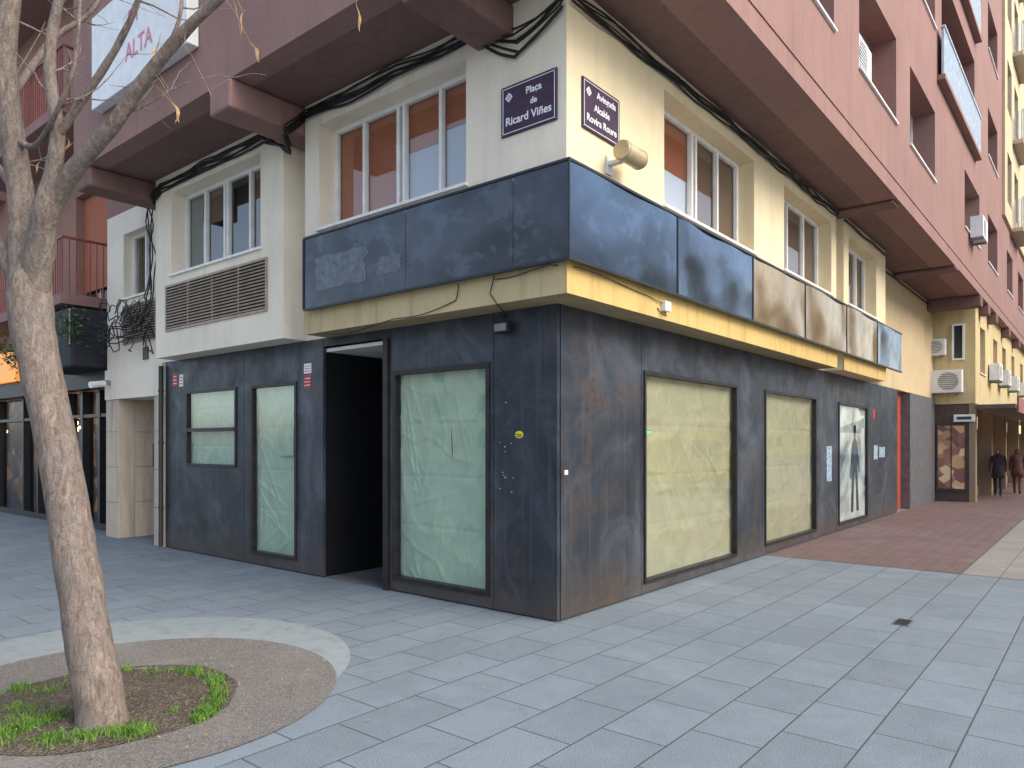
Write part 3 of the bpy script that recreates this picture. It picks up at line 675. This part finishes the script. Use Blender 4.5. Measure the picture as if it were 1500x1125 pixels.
for k in range(5):
    z = 5.44-.022*k; y = WP-.025-.014*(k % 2)
    cable(mb, [(-.3, y, z-.05), (2.5, y, z), (5, y, z-.01), (7.45, y, z)], .008+.003*(k % 3), .04, 24, k+10, .015)
cable(mb, [(7.85, WP-.03, 5.40), (10.8, WP-.03, 5.38)], .02, .02, 16, 31)
cable(mb, [(10.84, -.03, 5.38), (17.5, -.03, 5.38)], .02, .02, 16, 32)
tag(mb.build('cable_bundle', black, smooth=True), 'black cables running along the top of the right hand cream wall', 'cables')
mb = MB()
for k in range(6):
    z = 5.42-.024*k
    cable(mb, [(WP-.02, 3.36, z), (WP+.02-.3, 3.34, 5.16-.02*k), (WP-.05, 3.58, 5.10-.02*k), (WP-.03, 3.82, 5.16), (WP-.02, 4.2, z), (WP-.02, 5.6, z), (WP-.02, 6.9, z-.03), (WP-.04, 7.12, z-.12), (-.04, 7.2, z-.35)], .009+.003*(k % 3), .04, 10, k+40, .015)
for k in range(3): cable(mb, [(-.04-.02*k, 7.2+.03*k, 5.2), (-.04, 7.25+.03*k, 4.2), (-.05, 7.2+.03*k, 3.0)], .011, .05, 14, k+50)
tag(mb.build('cable_bundle', black, smooth=True), 'black cables draped around the concrete beam and over the left window', 'cables')
mb = MB(); rc = random.Random(9)
for k in range(30):
    c0 = P(rc.uniform(148, 218), rc.uniform(450, 505), rc.uniform(11.3, 11.8)); ra = rc.uniform(.08, .22); pts = []
    for j in range(9):
        an = j*math.pi/4*rc.uniform(.8, 1.1); pts.append(c0+Vector((rc.uniform(-.03,.03), math.cos(an)*ra, math.sin(an)*ra*.9+rc.uniform(-.03,.03))))
    cable(mb, pts, rc.uniform(.005, .009), .08, 3, k+60)
for k in range(5): cable(mb, [P(222, 440+8*k, 11.3), P(200, 468+6*k, 11.4), P(165, 478+5*k, 11.8), P(120, 470+4*k, 12.2)], .010, .1, 8, k+90, .05)
for k in range(4): cable(mb, [P(222-2*k, 290, 11.3), P(222+2*k, 380, 11.35), P(214, 440+8*k, 11.3)], .010, .1, 10, k+95)
tag(mb.build('cable_tangle', black, smooth=True), 'messy coils of black cable above the marble entrance portal', 'cables')
mb = MB()
cable(mb, [(WP-.02, 2.9, 2.82), (WP-.03, 1.8, 2.87), (WP-.025, .95, 2.95), (WP-.03, .9, 3.10)], .005, .03, 12, 101, .03)
cable(mb, [(WP-.03, .45, 3.10), (WP-.03, .5, 2.95), (WP-.03, .42, 2.84), (-.1, .5, 2.78)], .005, .03, 8, 102)
cable(mb, [(WP-.03, .45, 3.08), (WP-.05, -.2, 3.10), (-.2, WP-.04, 3.08), (1.0, WP-.03, 3.04), (1.32, WP-.03, 3.0)], .004, .03, 12, 103)
tag(mb.build('loose_wire', black, smooth=True), 'thin loose black wire along the yellow ledge under the fascia board', 'wire')

# ------------------------------------------------------------------ air conditioners
def ac_unit(x, y, z, w, h, d, facing, label, group='air conditioning units on the far facades'):
    r = empty('air_conditioner', (x, y, z), label, 'air conditioner', group)
    if facing == '-x': MB().box(x-d, x-.03, y-w/2, y+w/2, z, z+h).build('casing', whitep, r, bevel=.01)
    else: MB().box(x-w/2, x+w/2, y-d, y-.03, z, z+h).build('casing', whitep, r, bevel=.01)
    mb = MB(); ring = []
    for k in range(20):
        a = 2*math.pi*k/20; rr_ = h*.4
        ring.append((x-d-.004, y+math.cos(a)*rr_-w*.12, z+h/2+math.sin(a)*rr_) if facing == '-x' else (x+math.cos(a)*rr_-w*.12, y-d-.004, z+h/2+math.sin(a)*rr_))
    mb.v = ring; mb.f = [tuple(range(20))]; mb.build('fan_opening', greym, r)
    mb = MB()
    for k in range(9):
        zz = z+h*.12+k*h*.09
        if facing == '-x': mb.box(x-d-.012, x-d-.006, y-w*.12-h*.38, y-w*.12+h*.38, zz, zz+.016)
        else: mb.box(x-w*.12-h*.38, x-w*.12+h*.38, y-d-.012, y-d-.006, zz, zz+.016)
    mb.build('grille', whitep, r)
    for s in (-1, 1):
        mb = MB()
        if facing == '-x': mb.box(x-d, x-.002, y+s*w*.33-.02, y+s*w*.33+.02, z-.05, z-.003)
        else: mb.box(x+s*w*.33-.02, x+s*w*.33+.02, y-d, y-.002, z-.05, z-.003)
        mb.build('bracket', greym, r)
ac_unit(5.75, OX+.36, 6.72, .75, .52, .30, '-y', 'white air conditioner set in the nearest upper mauve window')
ac_unit(15.4, OX, 6.5, .8, .5, .30, '-y', 'white air conditioner under the far upper mauve window')

# ------------------------------------------------------------------ far right block with shops
N = empty('shop_block', (18, -1, 0), 'low yellow cream block with shops and awning beyond the corner building', 'building')
nh = [(x, x+1.1, 3.6, 4.9) for x in (18.9, 21.9, 24.4, 27.4, 30.9, 33.4, 36.2, 39.5, 43, 47)]
mb = MB(); wall(mb, 'R', -1.0, 18.25, 60, 2.7, ZT-.003, nh, .25)
shd = M_stucco('yellow_cream_wall', (.62,.50,.27), amount=.8)
mb.build('wall', shd, N); MB().box(18, 18.25, -1.0, .5, 2.7, ZT-.003).build('side_wall', shd, N)
for i, h in enumerate(nh):
    w_ = window('R', -1.0, h, .2, [(h[0]+h[1])/2], [], back=None, gl=darkglass, root=N)
    if i % 2: m2 = MB(); fbox(m2, 'R', -1.0, h[0]+.06, h[1]-.06, h[2]+.5, h[3]-.05, .17, .18); m2.build('blind', bl_brown, w_)
window('L', 18, (-.75,-.45,3.9,4.9), -.03, [], [], back=None, gl=darkglass, root=N, sill=False)
pier = M_stucco('tan_pier', (.30,.22,.15), amount=.8)
MB().box(18, 18.3, -1.0, -.85, 0, 2.69).build('pier', pier, N)
def emi(name, c, e):
    n_ = NT(name); n_.b.inputs['Emission Color'].default_value = (*c, 1); n_.b.inputs['Emission Strength'].default_value = e; return n_.set(mul(c, .6), .5)
def display(name, stops, sc, e):  # shop lighting put in as emission of the display surface itself
    d0 = NT(name); dv = d0.n.new('ShaderNodeTexVoronoi'); dv.inputs['Scale'].default_value = sc; d0.l.new(d0.mapv((1,1,1.3)), dv.inputs['Vector'])
    dc = d0.mix(.4, d0.ramp(dv.outputs['Color'], stops), (.05,.03,.03)); d0.l.new(dc, d0.b.inputs['Emission Color']); d0.b.inputs['Emission Strength'].default_value = e
    return d0.set(dc, .4)
dispm = display('shop_display', [(0, (.03,.02,.02)), (.4, (.18,.08,.06)), (.7, (.40,.24,.12)), (1, (.6,.5,.35))], 4.0, .6)
brownw = M_plain('brown_shop_wall', (.09,.06,.05), .5)
MB().box(18.02, 18.29, -.845, .3, 0, 2.69).build('side_shopfront', brownw, N)
MB().box(17.97, 18.015, -.76, -.10, .35, 2.1).build('side_display', dispm, N)
MB().box(17.955, 17.966, -.79, -.07, .30, .36).box(17.955, 17.966, -.79, -.07, 2.1, 2.16).box(17.955, 17.966, -.79, -.75, .361, 2.099).box(17.955, 17.966, -.45, -.42, .361, 2.099).box(17.955, 17.966, -.11, -.07, .361, 2.099).build('display_frame', M_plain('display_frame', (.06,.05,.045), .4), N)
for x in (21.5, 25.5, 30, 36, 44, 52): MB().box(x, x+.3, -1.0, -.6, 0, 2.69).build('pier', pier, N)
MB().box(18.3, 60, -.55, -.5, 0, 2.69).build('shop_display', dispm, N)
MB().box(18.3, 60, -.64, -.62, .3, 2.45).build('shop_glazing', glass, N)
MB().box(18.3, 60, -.66, -.6, 0, .3).build('stall_riser', pier, N)
MB().box(17.95, 60, -1.9, -1.003, 2.55, 2.66).build('canopy', M_plain('dark_canopy', (.10,.085,.08), .6), N)
warm = emi('lit_shop_panel', (1,.72,.4), 1.3)
for i, (x, w) in enumerate(((19.0, 1.9), (22.2, 2.4), (26.2, 3.0), (31, 4), (37, 5))): MB().box(x, x+w, -.70, -.665, 2.05, 2.42).build('lit_panel', warm, N)
cols = [(.30,.10,.08), (.55,.50,.42), (.12,.14,.25), (.48,.32,.12), (.5,.5,.5), (.35,.08,.10)]
for i, x in enumerate((18.3, 20.6, 23.1, 26.0, 29.5, 34.0)):
    MB().box(x, x+(2.0 if i < 3 else 3.0), -1.95, -1.905, 2.45, 2.85).build('shop_sign', M_plain('shop_sign_tone%d' % i, cols[i], .5, 0, .3, 3), N)
awc = [(.30,.07,.06), (.45,.36,.22), (.07,.09,.16)]
for i, x in enumerate((19.2, 22.6, 26.8, 31.5)):
    mb = MB().quad((x,-1.92,2.44),(x+2.6,-1.92,2.44),(x+2.6,-2.75,2.12),(x,-2.75,2.12)).quad((x,-2.75,2.12),(x+2.6,-2.75,2.12),(x+2.6,-2.76,1.96),(x,-2.76,1.96)); mb.build('awning', M_plain('awning_cloth%d' % i, awc[i % 3], .8), N)
ac_unit(18, -.30, 3.0, .85, .62, .34, '-x', 'large white air conditioner on the side wall of the yellow block, lower one')
ac_unit(18, .0, 4.05, .65, .45, .30, '-x', 'smaller white air conditioner on the side wall of the yellow block, upper one')
for (x, l) in ((21.0, 'nearest'), (23.5, 'second'), (26.4, 'third'), (30, 'fourth')):
    ac_unit(x, -1.0, 3.5, .75, .5, .30, '-y', l + ' white air conditioner along the front of the yellow shop block')
t = empty('projecting_sign', (17.9, -.75, 2.12), 'small white shop sign box over the display window under the far awning', 'sign')
MB().box(17.88, 17.95, -1.0, -.5, 2.2, 2.4).build('sign_box', whitep, t, bevel=.01); MB().box(17.874, 17.878, -.92, -.58, 2.26, 2.34).build('print', M_plain('print_dark', (.05,.05,.06), .5), t)
t = empty('projecting_sign', (22.5, -2.2, 2.0), 'dark blue projecting shop sign at the far right', 'sign')
MB().box(22.5, 22.56, -2.5, -1.97, 2.0, 2.4).build('sign_box', M_plain('navy_sign', (.03,.035,.08), .4), t); MB().box(22.49, 22.498, -2.42, -2.05, 2.14, 2.26).build('print', white, t)
T = empty('beige_apartment_block', (22, -1.5, 8.76), 'tall beige apartment block with pale balconies above and beyond the mauve building', 'building')
bh = []
for k in range(1, 5):
    for x in (22.7, 24.9, 28, 30.4, 33, 38.5): bh.append((x, x+1.3, 6.4+2.95*k, 8.0+2.95*k))
mb = MB(); wall(mb, 'R', -1.3, 22.02, 60, 8.76, 21, bh, .3); mb.box(22.02, 22.3, -1.0, 1, 8.76, 21).box(22.3, 60, -1.0, 1.2, 8.76, 9.0); mb.build('wall', M_stucco('beige_wall', (.60,.49,.33), amount=.5), T)
for h in bh: window('R', -1.3, h, .25, [(h[0]+h[1])/2], [], back=None, gl=darkglass, root=T, sill=False)
slabm = M_stucco('balcony_slab', (.5,.42,.32))
for k in range(1, 5):
    for (a, b) in ((24.3, 26.8), (29.8, 32.4), (35, 38)):
        z = 5.9+2.95*k
        bs = MB().box(a, b, -1.60, -1.303, z-.12, z).build('balcony', slabm, T)
        mb = MB(); n = 26
        for q in range(n): mb.box(a+.02+q*(b-a-.04)/n, a+.02+q*(b-a-.04)/n+.035, -1.60, -1.58, z+.003, z+.95)
        mb.box(a, b, -1.61, -1.57, z+.953, z+1.0)
        for q in range(3): mb.box(a, a+.02, -1.56+q*.09, -1.53+q*.09, z+.003, z+.95)
        mb.build('railing', balm, bs)

# ------------------------------------------------------------------ left neighbour
L = empty('left_neighbour_building', (.3, 9.6, 0), 'terracotta and mauve building with balconies and a dark shopfront left of the marble portal', 'building')
lh2 = []
for k in range(4):
    z = 4.3+3.3*k
    for y in (10.6, 13.6, 16.8, 20): lh2.append((y, y+1.5, z, z+2.2))
mb = MB(); wall(mb, 'L', .4, 9.62, 40, 3.35, 20, lh2, .25); mb.build('wall', brickm, L)
for i, h in enumerate(lh2):
    w_ = window('L', .4, h, .2, [(h[0]+h[1])/2], [], back=None, gl=darkglass, root=L, frame=beigem, sill=False)
    m2 = MB(); fbox(m2, 'L', .4, h[0]+.05, h[1]-.05, h[2]+(.9 if i % 2 else .3), h[3]-.05, .13, .14); m2.build('blind', bl_brown, w_)
for k in range(4):
    z = 4.2+3.3*k
    for (a, b) in ((10.1, 15.6), (16.3, 22)):
        s_ = MB().box(-.55, .397, a, b, z-.18, z).build('balcony', mauve, L)
        mb = MB(); n = int((b-a)/.11)
        for q in range(n+1): mb.box(-.53, -.51, a+.02+q*.11, a+.035+q*.11, z+.003, z+.95)
        for q in range(9): mb.box(-.53+q*.11, -.515+q*.11, a+.01, a+.03, z+.003, z+.95)
        mb.box(-.54, -.50, a, b, z+.953, z+.99).box(-.5, .39, a, a+.04, z+.953, z+.99); mb.build('railing', railm, s_)
MB().box(.10, .35, 9.63, 40, 2.62, 3.34).build('shop_fascia', M_plain('black_fascia', (.02,.02,.024), .5), L)
MB().box(-.55, .095, 9.65, 11.4, 2.9, 3.9).build('awning_box', M_plain('dark_awning', (.015,.016,.022), .7), L, bevel=.03)
navy = M_plain('navy_frame', (.014,.014,.018), .4)
mb = MB().box(.30, .62, 9.62, 10.0, 0, 2.61)
for y in (10.7, 11.5, 12.3, 13.1, 13.9, 14.8, 16.6, 18.5, 21): mb.box(.3, .5, y, y+.09, 0.121, 2.61)
mb.box(.3, .5, 10.0, 40, 0, .12).box(.31, .49, 10.0, 40, 2.1, 2.16); mb.build('shop_frame', navy, L)
MB().box(.42, .44, 10.0, 40, .12, 2.6).build('shop_glazing', M_glass('left_glass', (.7,.75,.8), .04, .10), L)
MB().box(1.6, 1.7, 9.6, 40, 0, 3.3).build('shop_interior', display('glowing_interior', [(0, (.015,.010,.008)), (.5, (.10,.05,.02)), (.85, (.45,.22,.08)), (1, (.8,.5,.2))], 2.8, .8), L)  # warm shop light is painted as glow on this back wall
mb = MB()
for k in range(30):
    y = 10.15+k*.17
    if (k//3) % 3 == 1: mb.box(.5, .52, y, y+.05, .2, 1.9)
mb.build('vertical_blind', whitep, L)
t = empty('lit_shop_sign', (0, 15.6, 2.8), 'glowing orange shop sign at the far left edge behind the tree', 'sign')
or_ = emi('orange_glow', (1,.36,.06), .8)
MB().box(0.0, .095, 14.3, 18.0, 2.95, 3.6).build('sign_face', or_, t); text('o', 'L', 0, 15.35, 3.28, .5, white, t, d=-.004, bold=.01)
bulb = emi('warm_bulb', (1,.6,.25), 14)
for k in range(10):
    y = 10.6+k*.8; x = .8+.2*(k % 3); z = 2.0-.15*(k % 2); mb = MB(); mb.tube([(x, y, z), (x, y, z+.06), (x, y, z+.12)], [.03, .06, .03], 10)
    r = empty('pendant_lamp', (x, y, z), 'warm pendant lamp glowing inside the dark shop at the left', 'lamp', 'pendant lamps inside the left shop'); mb.build('bulb', bulb, r, smooth=True); MB().tube([(x, y, z+.12), (x, y, 3.2)], .006, 5).build('cord', black, r)
leafm = M_plain('dark_leaf', (.05,.10,.03), .6, 0, .6, 20)
for (px, py, tt, n, nm) in ((22, 515, 13.5, 380, 'green trailing plant beside the glowing orange sign'), (102, 478, 12.2, 220, 'green trailing plant hanging at the dark awning box')):
    c = P(px, py, tt); mb = MB(); rl = random.Random(n)
    for k in range(n):
        q = c+Vector((rl.gauss(0,.10), rl.gauss(0,.2), rl.gauss(0,.16))); a = Vector((rl.uniform(-1,1), rl.uniform(-1,1), rl.uniform(-1,1))).normalized()*.04; b = a.orthogonal().normalized()*.018
        mb.quad(q-a, q+b, q+a, q-b)
    r = empty('hanging_plant', c-Vector((0,0,.4)), nm, 'plant'); mb.build('foliage', leafm, r); MB().tube([c-Vector((0,0,.3)), c+Vector((.0,0,.3))], .012, 6).build('stem', louvm, r)

# ------------------------------------------------------------------ tree
bt = NT('grey_brown_bark'); v = bt.mapv((1,1,.3))
bn1 = bt.noise(34, 5, .7, v, .8); bn2 = bt.noise(4, 5); bn3 = bt.noise(90, 3)
bc = bt.ramp(bn1, [(.30, (.095,.072,.060)), (.5, (.19,.15,.13)), (.7, (.29,.24,.205))])
bc = bt.mix(bt.math('MULTIPLY', bt.ramp(bn2, [(.45, 0.0), (.7, 1.0)]), .45), bc, (.15,.14,.135))
bc = bt.mix(bt.math('MULTIPLY', bt.ramp(bn3, [(.35, 1.0), (.5, 0.0)]), .5), bc, (.08,.06,.05))
bt.bump(bn1, .7, .012); bark = bt.set(bc, .9, 0, .2)
base = G(150, 1066)
TR = empty('street_tree', base, 'leaning bare street tree with forked trunk and hanging dry pods in the round pit', 'tree')
def smooth_pts(lst, sub=6):
    pts = [Vector(P(a, b, t_)) for (a, b, t_, r) in lst]; rs = [r for *_, r in lst]; out = []; ro = []
    n = len(pts)
    for i in range(n-1):
        p0 = pts[max(i-1,0)]; p1 = pts[i]; p2 = pts[i+1]; p3 = pts[min(i+2,n-1)]
        for k in range(sub):
            f = k/sub
            q = .5*((2*p1)+(-p0+p2)*f+(2*p0-5*p1+4*p2-p3)*f*f+(-p0+3*p1-3*p2+p3)*f**3)
            out.append(q); ro.append(rs[i]+(rs[i+1]-rs[i])*f)
    out.append(pts[-1]); ro.append(rs[-1]); return out, ro
def limb(mb, lst, n=12, kn=.10, seed=0):
    p, r = smooth_pts(lst)
    r = [q*(1+kn*noise.noise(Vector((i*.45, seed, 0)))*1.4) for i, q in enumerate(r)]
    b = len(mb.v); mb.tube(p, r, n)
    for i in range(b, len(mb.v)):
        w = Vector(mb.v[i]); q = noise.noise_vector(w*9)*.006 + noise.noise_vector(w*3)*.005
        mb.v[i] = tuple(w+q*min(1, r[min((i-b)//n, len(r)-1)]/.06))
    return p, r
mb = MB(); limb(mb, [(153,1080,4.1,.148),(150,1062,4.1,.136),(145,1020,4.1,.126),(132,950,4.11,.120),(113,830,4.12,.113),(90,690,4.13,.107),(66,570,4.13,.104),(50,490,4.13,.112),(44,440,4.13,.118),(46,405,4.13,.10),(50,385,4.13,.06)], 26, .03, 1)
mb.build('trunk', bark, TR, smooth=True)
limbs = [
 [(40,440,4.13,.07),(36,390,4.15,.082),(34,330,4.15,.074),(26,250,4.15,.068),(14,160,4.1,.062),(8,70,4.05,.056),(22,-50,4.0,.045)],
 [(52,430,4.12,.07),(58,370,4.08,.078),(66,310,4.0,.066),(78,255,3.95,.045),(84,190,3.9,.036),(72,90,3.9,.03),(92,-30,3.85,.022)],
 [(62,350,4.05,.045),(84,290,4.0,.05),(122,232,3.9,.044),(165,185,3.82,.038),(205,125,3.75,.034),(262,55,3.65,.029),(335,-15,3.55,.02)],
 [(38,440,4.15,.05),(14,385,4.2,.05),(-20,330,4.3,.04),(-70,270,4.4,.03)],
 [(84,200,3.9,.024),(125,140,3.85,.022),(165,80,3.8,.019),(195,20,3.75,.016),(212,-30,3.7,.012)],
 [(12,150,4.1,.026),(45,100,4.2,.022),(80,55,4.3,.018),(130,20,4.35,.014),(160,-25,4.4,.011)],
 [(30,300,4.15,.025),(5,255,4.3,.022),(-30,215,4.4,.018)],
 [(20,200,4.13,.022),(50,215,4.05,.018),(80,170,3.8,.014),(110,90,3.7,.011),(118,-20,3.65,.009)],
 [(240,82,3.7,.013),(262,30,3.7,.010),(268,-20,3.7,.008)],
]
nodes = []
for i, l in enumerate(limbs):
    mb = MB(); p, r = limb(mb, l, 14 if l[0][3] > .03 else 8, .08, i+3)
    mb.build('branch', bark, TR, smooth=True); nodes.append((p, r))
tw = random.Random(12); mb = MB()
def twig(p, d, r, L_, lvl):
    n = 6; pts = [p]; q = p.copy(); dd = d.normalized()
    for k in range(n):
        dd = (dd+Vector((tw.gauss(0,.16), tw.gauss(0,.16), tw.gauss(.02,.14)))).normalized(); q = q+dd*L_/n; pts.append(q.copy())
        if lvl > 0 and k > 0 and tw.random() < .35:
            twig(q.copy(), (dd+Vector((tw.gauss(0,.6), tw.gauss(0,.6), tw.gauss(0,.6)))), r*.6*(1-k/n*.5), L_*.5, lvl-1)
    mb.tube(pts, [max(.0012, r*(1-i/(n+.5))) for i in range(n+1)], 5)
for i, (p, r) in enumerate(nodes):
    for k in range(4):
        j = tw.randint(int(len(p)*.5), len(p)-1)
        if p[j].z > 3.2: twig(p[j].copy(), Vector((tw.gauss(0,1), tw.gauss(0,1), tw.uniform(.2,1.2))), min(.009, r[j]*.45), tw.uniform(.25, .55), 1)
tag(mb.build('twigs', bark, TR, smooth=True), kind='stuff')
podm = M_plain('dry_seed_pod', (.40,.26,.12), .7, 0, .5, 30); podr = random.Random(4)
for (px, py, tt) in [(350,30,3.5),(366,62,3.5),(356,18,3.52),(252,150,3.7),(262,165,3.72),(246,128,3.7),(522,8,3.4),(300,120,3.6),(248,40,3.7),(228,70,3.7),(60,235,4.0),(100,205,3.95),(270,60,3.6),(180,30,3.8)]:
    c = P(px, py, tt); mb = MB(); ln = podr.uniform(.07, .11); tilt = Vector((podr.gauss(0,.03), podr.gauss(0,.03), 0)); side = Vector((podr.uniform(-1,1), podr.uniform(-1,1), 0)).normalized()
    prev = None
    for k in range(7):
        f = k/6; w = .009*math.sin(math.pi*min(.95, max(.08, f))); q = c+tilt*f+Vector((0,0,-ln*f))+side*.012*math.sin(f*5)
        cur = (q-side*w, q+side*w)
        if prev: mb.quad(prev[0], prev[1], cur[1], cur[0])
        prev = cur
    best = min((pp for (pl, _) in nodes for pp in pl if pp.z > c.z), key=lambda pp: (pp-c).length, default=c+Vector((0,0,.2)))
    if (best-c).length > .6: best = c+Vector((0,.05,.5))
    m_ = c.lerp(best, .5)+Vector((0,0,.02)); mb.tube([c, m_, best], [.0008,.0010,.0016], 4); mb.build('seed_pod', podm, TR)

# ------------------------------------------------------------------ persons far right
def person(px, dep, hgt, stride, cm, lab, turn):
    b = W((px-750)/F*dep, dep)
    r = empty('person', b, lab, 'person')
    k = hgt/1.65; ca, sa = math.cos(turn), math.sin(turn)
    V = [(0,0,.85,.13),(0,0,1.05,.12),(0,0,1.28,.14),(0,0,1.40,.055),(0,0,1.50,.085),(0,0,1.60,.065),
     (0,.09,.80,.085),(stride,.09,.45,.06),(stride*1.4,.09,.08,.045),(stride*1.4+.1,.09,.035,.033),(0,-.09,.80,.085),(-stride*.4,-.09,.45,.06),(-stride*1.5,-.09,.10,.045),(-stride*1.5+.09,-.09,.04,.033),
     (0,.18,1.31,.055),(-.04,.21,1.05,.043),(.02,.21,.82,.03),(0,-.18,1.31,.055),(.05,-.21,1.05,.043),(.12,-.21,.84,.03)]
    E = [(0,1),(1,2),(2,3),(3,4),(4,5),(0,6),(6,7),(7,8),(8,9),(0,10),(10,11),(11,12),(12,13),(2,14),(14,15),(15,16),(2,17),(17,18),(18,19)]
    me = bpy.data.meshes.new('body'); me.from_pydata([((v[0]*ca-v[1]*sa)*k, (v[0]*sa+v[1]*ca)*k, v[2]*k) for v in V], E, []); me.materials.append(cm)
    o = bpy.data.objects.new('body', me); COL.objects.link(o); o.parent = r
    o.modifiers.new('skin', 'SKIN')
    if me.skin_vertices:
        for i, v in enumerate(V): me.skin_vertices[0].data[i].radius = (v[3]*k, v[3]*k)
    s_ = o.modifiers.new('sub', 'SUBSURF'); s_.levels = 1; s_.render_levels = 1
    mb = MB(); f = Vector((math.cos(turn), math.sin(turn), 0)); hd = b+Vector((0,0,1.5*k))+f*.055*k
    mb.tube([hd+Vector((0,0,-.07*k)), hd+f*.02, hd+Vector((0,0,.06*k))], [.03*k,.045*k,.035*k], 10); mb.build('face', M_plain('skin', (.5,.3,.22), .5), r, smooth=True)
    # coat hanging from the shoulders to mid thigh
    mb = MB(); mb.tube([b+Vector((0,0,z*k)) for z in (.62,.85,1.1,1.3,1.37)], [.19*k,.175*k,.155*k,.165*k,.08*k], 14); mb.build('coat', cm, r, smooth=True)
person(1462, 22.0, 1.5, .12, M_plain('dark_clothes', (.035,.033,.045), .8), 'distant person in black clothes walking near the right edge', math.pi)
person(1428, 23.5, 1.52, .1, M_plain('purple_clothes', (.12,.08,.14), .8), 'distant person in dull purple clothes before the far shops, left of the other walkers', math.pi)
person(1490, 23.0, 1.5, .14, M_plain('brown_clothes', (.12,.06,.05), .8), 'distant person in brown clothes at the far right edge', 0)

# ------------------------------------------------------------------ yellow van and opposite blocks (mirrored in glass)
vn = empty('parked_van', (17.5, -7.5, 0), 'yellow delivery van parked across the pavement, mirrored in the kraft papered windows', 'van')
vp = M_plain('yellow_van_paint', (.70,.50,.05), .35, 0, .06)
prof = [(15.2,.35),(20.0,.35),(20.0,1.0),(19.6,1.15),(18.9,1.75),(18.4,1.95),(15.3,1.95),(15.2,1.8)]
mb = MB(); n = len(prof); mb.v = [(a, -8.3, b) for a, b in prof]+[(a, -6.6, b) for a, b in prof]
mb.f = [tuple(range(n)), tuple(range(n, 2*n))[::-1]]+[(i, (i+1) % n, n+(i+1) % n, n+i) for i in range(n)]
mb.build('body', vp, vn, bevel=.05)
for (a, b) in ((17.9, 18.9), (16.6, 17.7)): MB().box(a, b, -6.598, -6.585, 1.15, 1.7).build('window', darkglass, vn)
for a in (16.0, 19.0):
    for yy in (-8.2, -6.75): MB().tube([(a, yy, .33), (a, yy+.2, .33)], .33, 20).build('wheel', black, vn)
def opposite(face_x=None, face_y=None, a=0, b_=1, h=16, label='', col=(.5,.4,.3)):
    m = M_stucco('opposite_wall', col, amount=.4)
    if face_x is not None:
        r = empty('opposite_building', (face_x, (a+b_)/2, 0), label, 'building'); MB().box(face_x-8, face_x, a, b_, 0, h).build('wall', m, r)
    else:
        r = empty('opposite_building', ((a+b_)/2, face_y, 0), label, 'building'); MB().box(a, b_, face_y-8, face_y, 0, h).build('wall', m, r)
    for k in range(int(h//3.2)):
        u = a+2
        while u < b_-2:
            mb = MB()
            if face_x is not None: mb.box(face_x+.003, face_x+.03, u, u+1.6, 1.2+3.2*k, 2.9+3.2*k)
            else: mb.box(u, u+1.6, face_y+.003, face_y+.03, 1.2+3.2*k, 2.9+3.2*k)
            mb.build('window', darkglass, r); u += 6
    if face_y is not None:
        for u in (48, 66): MB().box(u, u+8, face_y+.1, face_y+1.6, 3.0, 3.9).build('awning', M_plain('red_awning', (.5,.05,.05), .6), r)
opposite(face_x=-45, a=-10, b_=70, h=17, label='pale apartment block across the square, mirrored in the left windows', col=(.50,.45,.40))
opposite(face_y=-30, a=5, b_=110, h=19, label='apartment block across the avenue with sunlit warmth in its wall colour, mirrored in the right windows', col=(.70,.50,.28))  # this face gets little direct light, so sunlit warmth sits in its base colour

# ------------------------------------------------------------------ light, world, camera
az = Vector((.16, -.98)).normalized(); el = math.radians(40)
w = bpy.data.worlds.new('World'); S.world = w; w.use_nodes = True
nt = w.node_tree; sk = nt.nodes.new('ShaderNodeTexSky'); sk.sky_type = 'NISHITA'; sk.sun_disc = False
sk.sun_elevation = el; sk.sun_rotation = math.atan2(az.x, az.y); sk.air_density = 1.0; sk.dust_density = 2.0; sk.ozone_density = 1.0
hs = nt.nodes.new('ShaderNodeHueSaturation'); hs.inputs['Saturation'].default_value = .75
nt.links.new(sk.outputs[0], hs.inputs['Color']); nt.links.new(hs.outputs[0], nt.nodes['Background'].inputs[0]); nt.nodes['Background'].inputs[1].default_value = .37
ld = bpy.data.lights.new('soft_bounce_sun', 'SUN'); ld.energy = 3.7; ld.angle = math.radians(50); ld.color = (1, .89, .71)  # broad warm lamp added for open sky and bounce off sunlit facades
lo = bpy.data.objects.new('soft_bounce_sun', ld); COL.objects.link(lo)
d = -Vector((az.x*math.cos(el), az.y*math.cos(el), math.sin(el)))
lo.rotation_euler = d.to_track_quat('-Z', 'Y').to_euler()
cd = bpy.data.cameras.new('camera'); co = bpy.data.objects.new('camera', cd); COL.objects.link(co)
co.location = CAM; co.rotation_euler = (math.radians(90), 0, math.atan2(FW[1], FW[0])-math.pi/2)
cd.sensor_width = 36; cd.lens = 36*F/1500; cd.shift_y = (HZ-562.5)/1500; cd.clip_end = 600
S.camera = co
S.view_settings.view_transform = 'Standard'; S.view_settings.look = 'None'; S.view_settings.exposure = 0
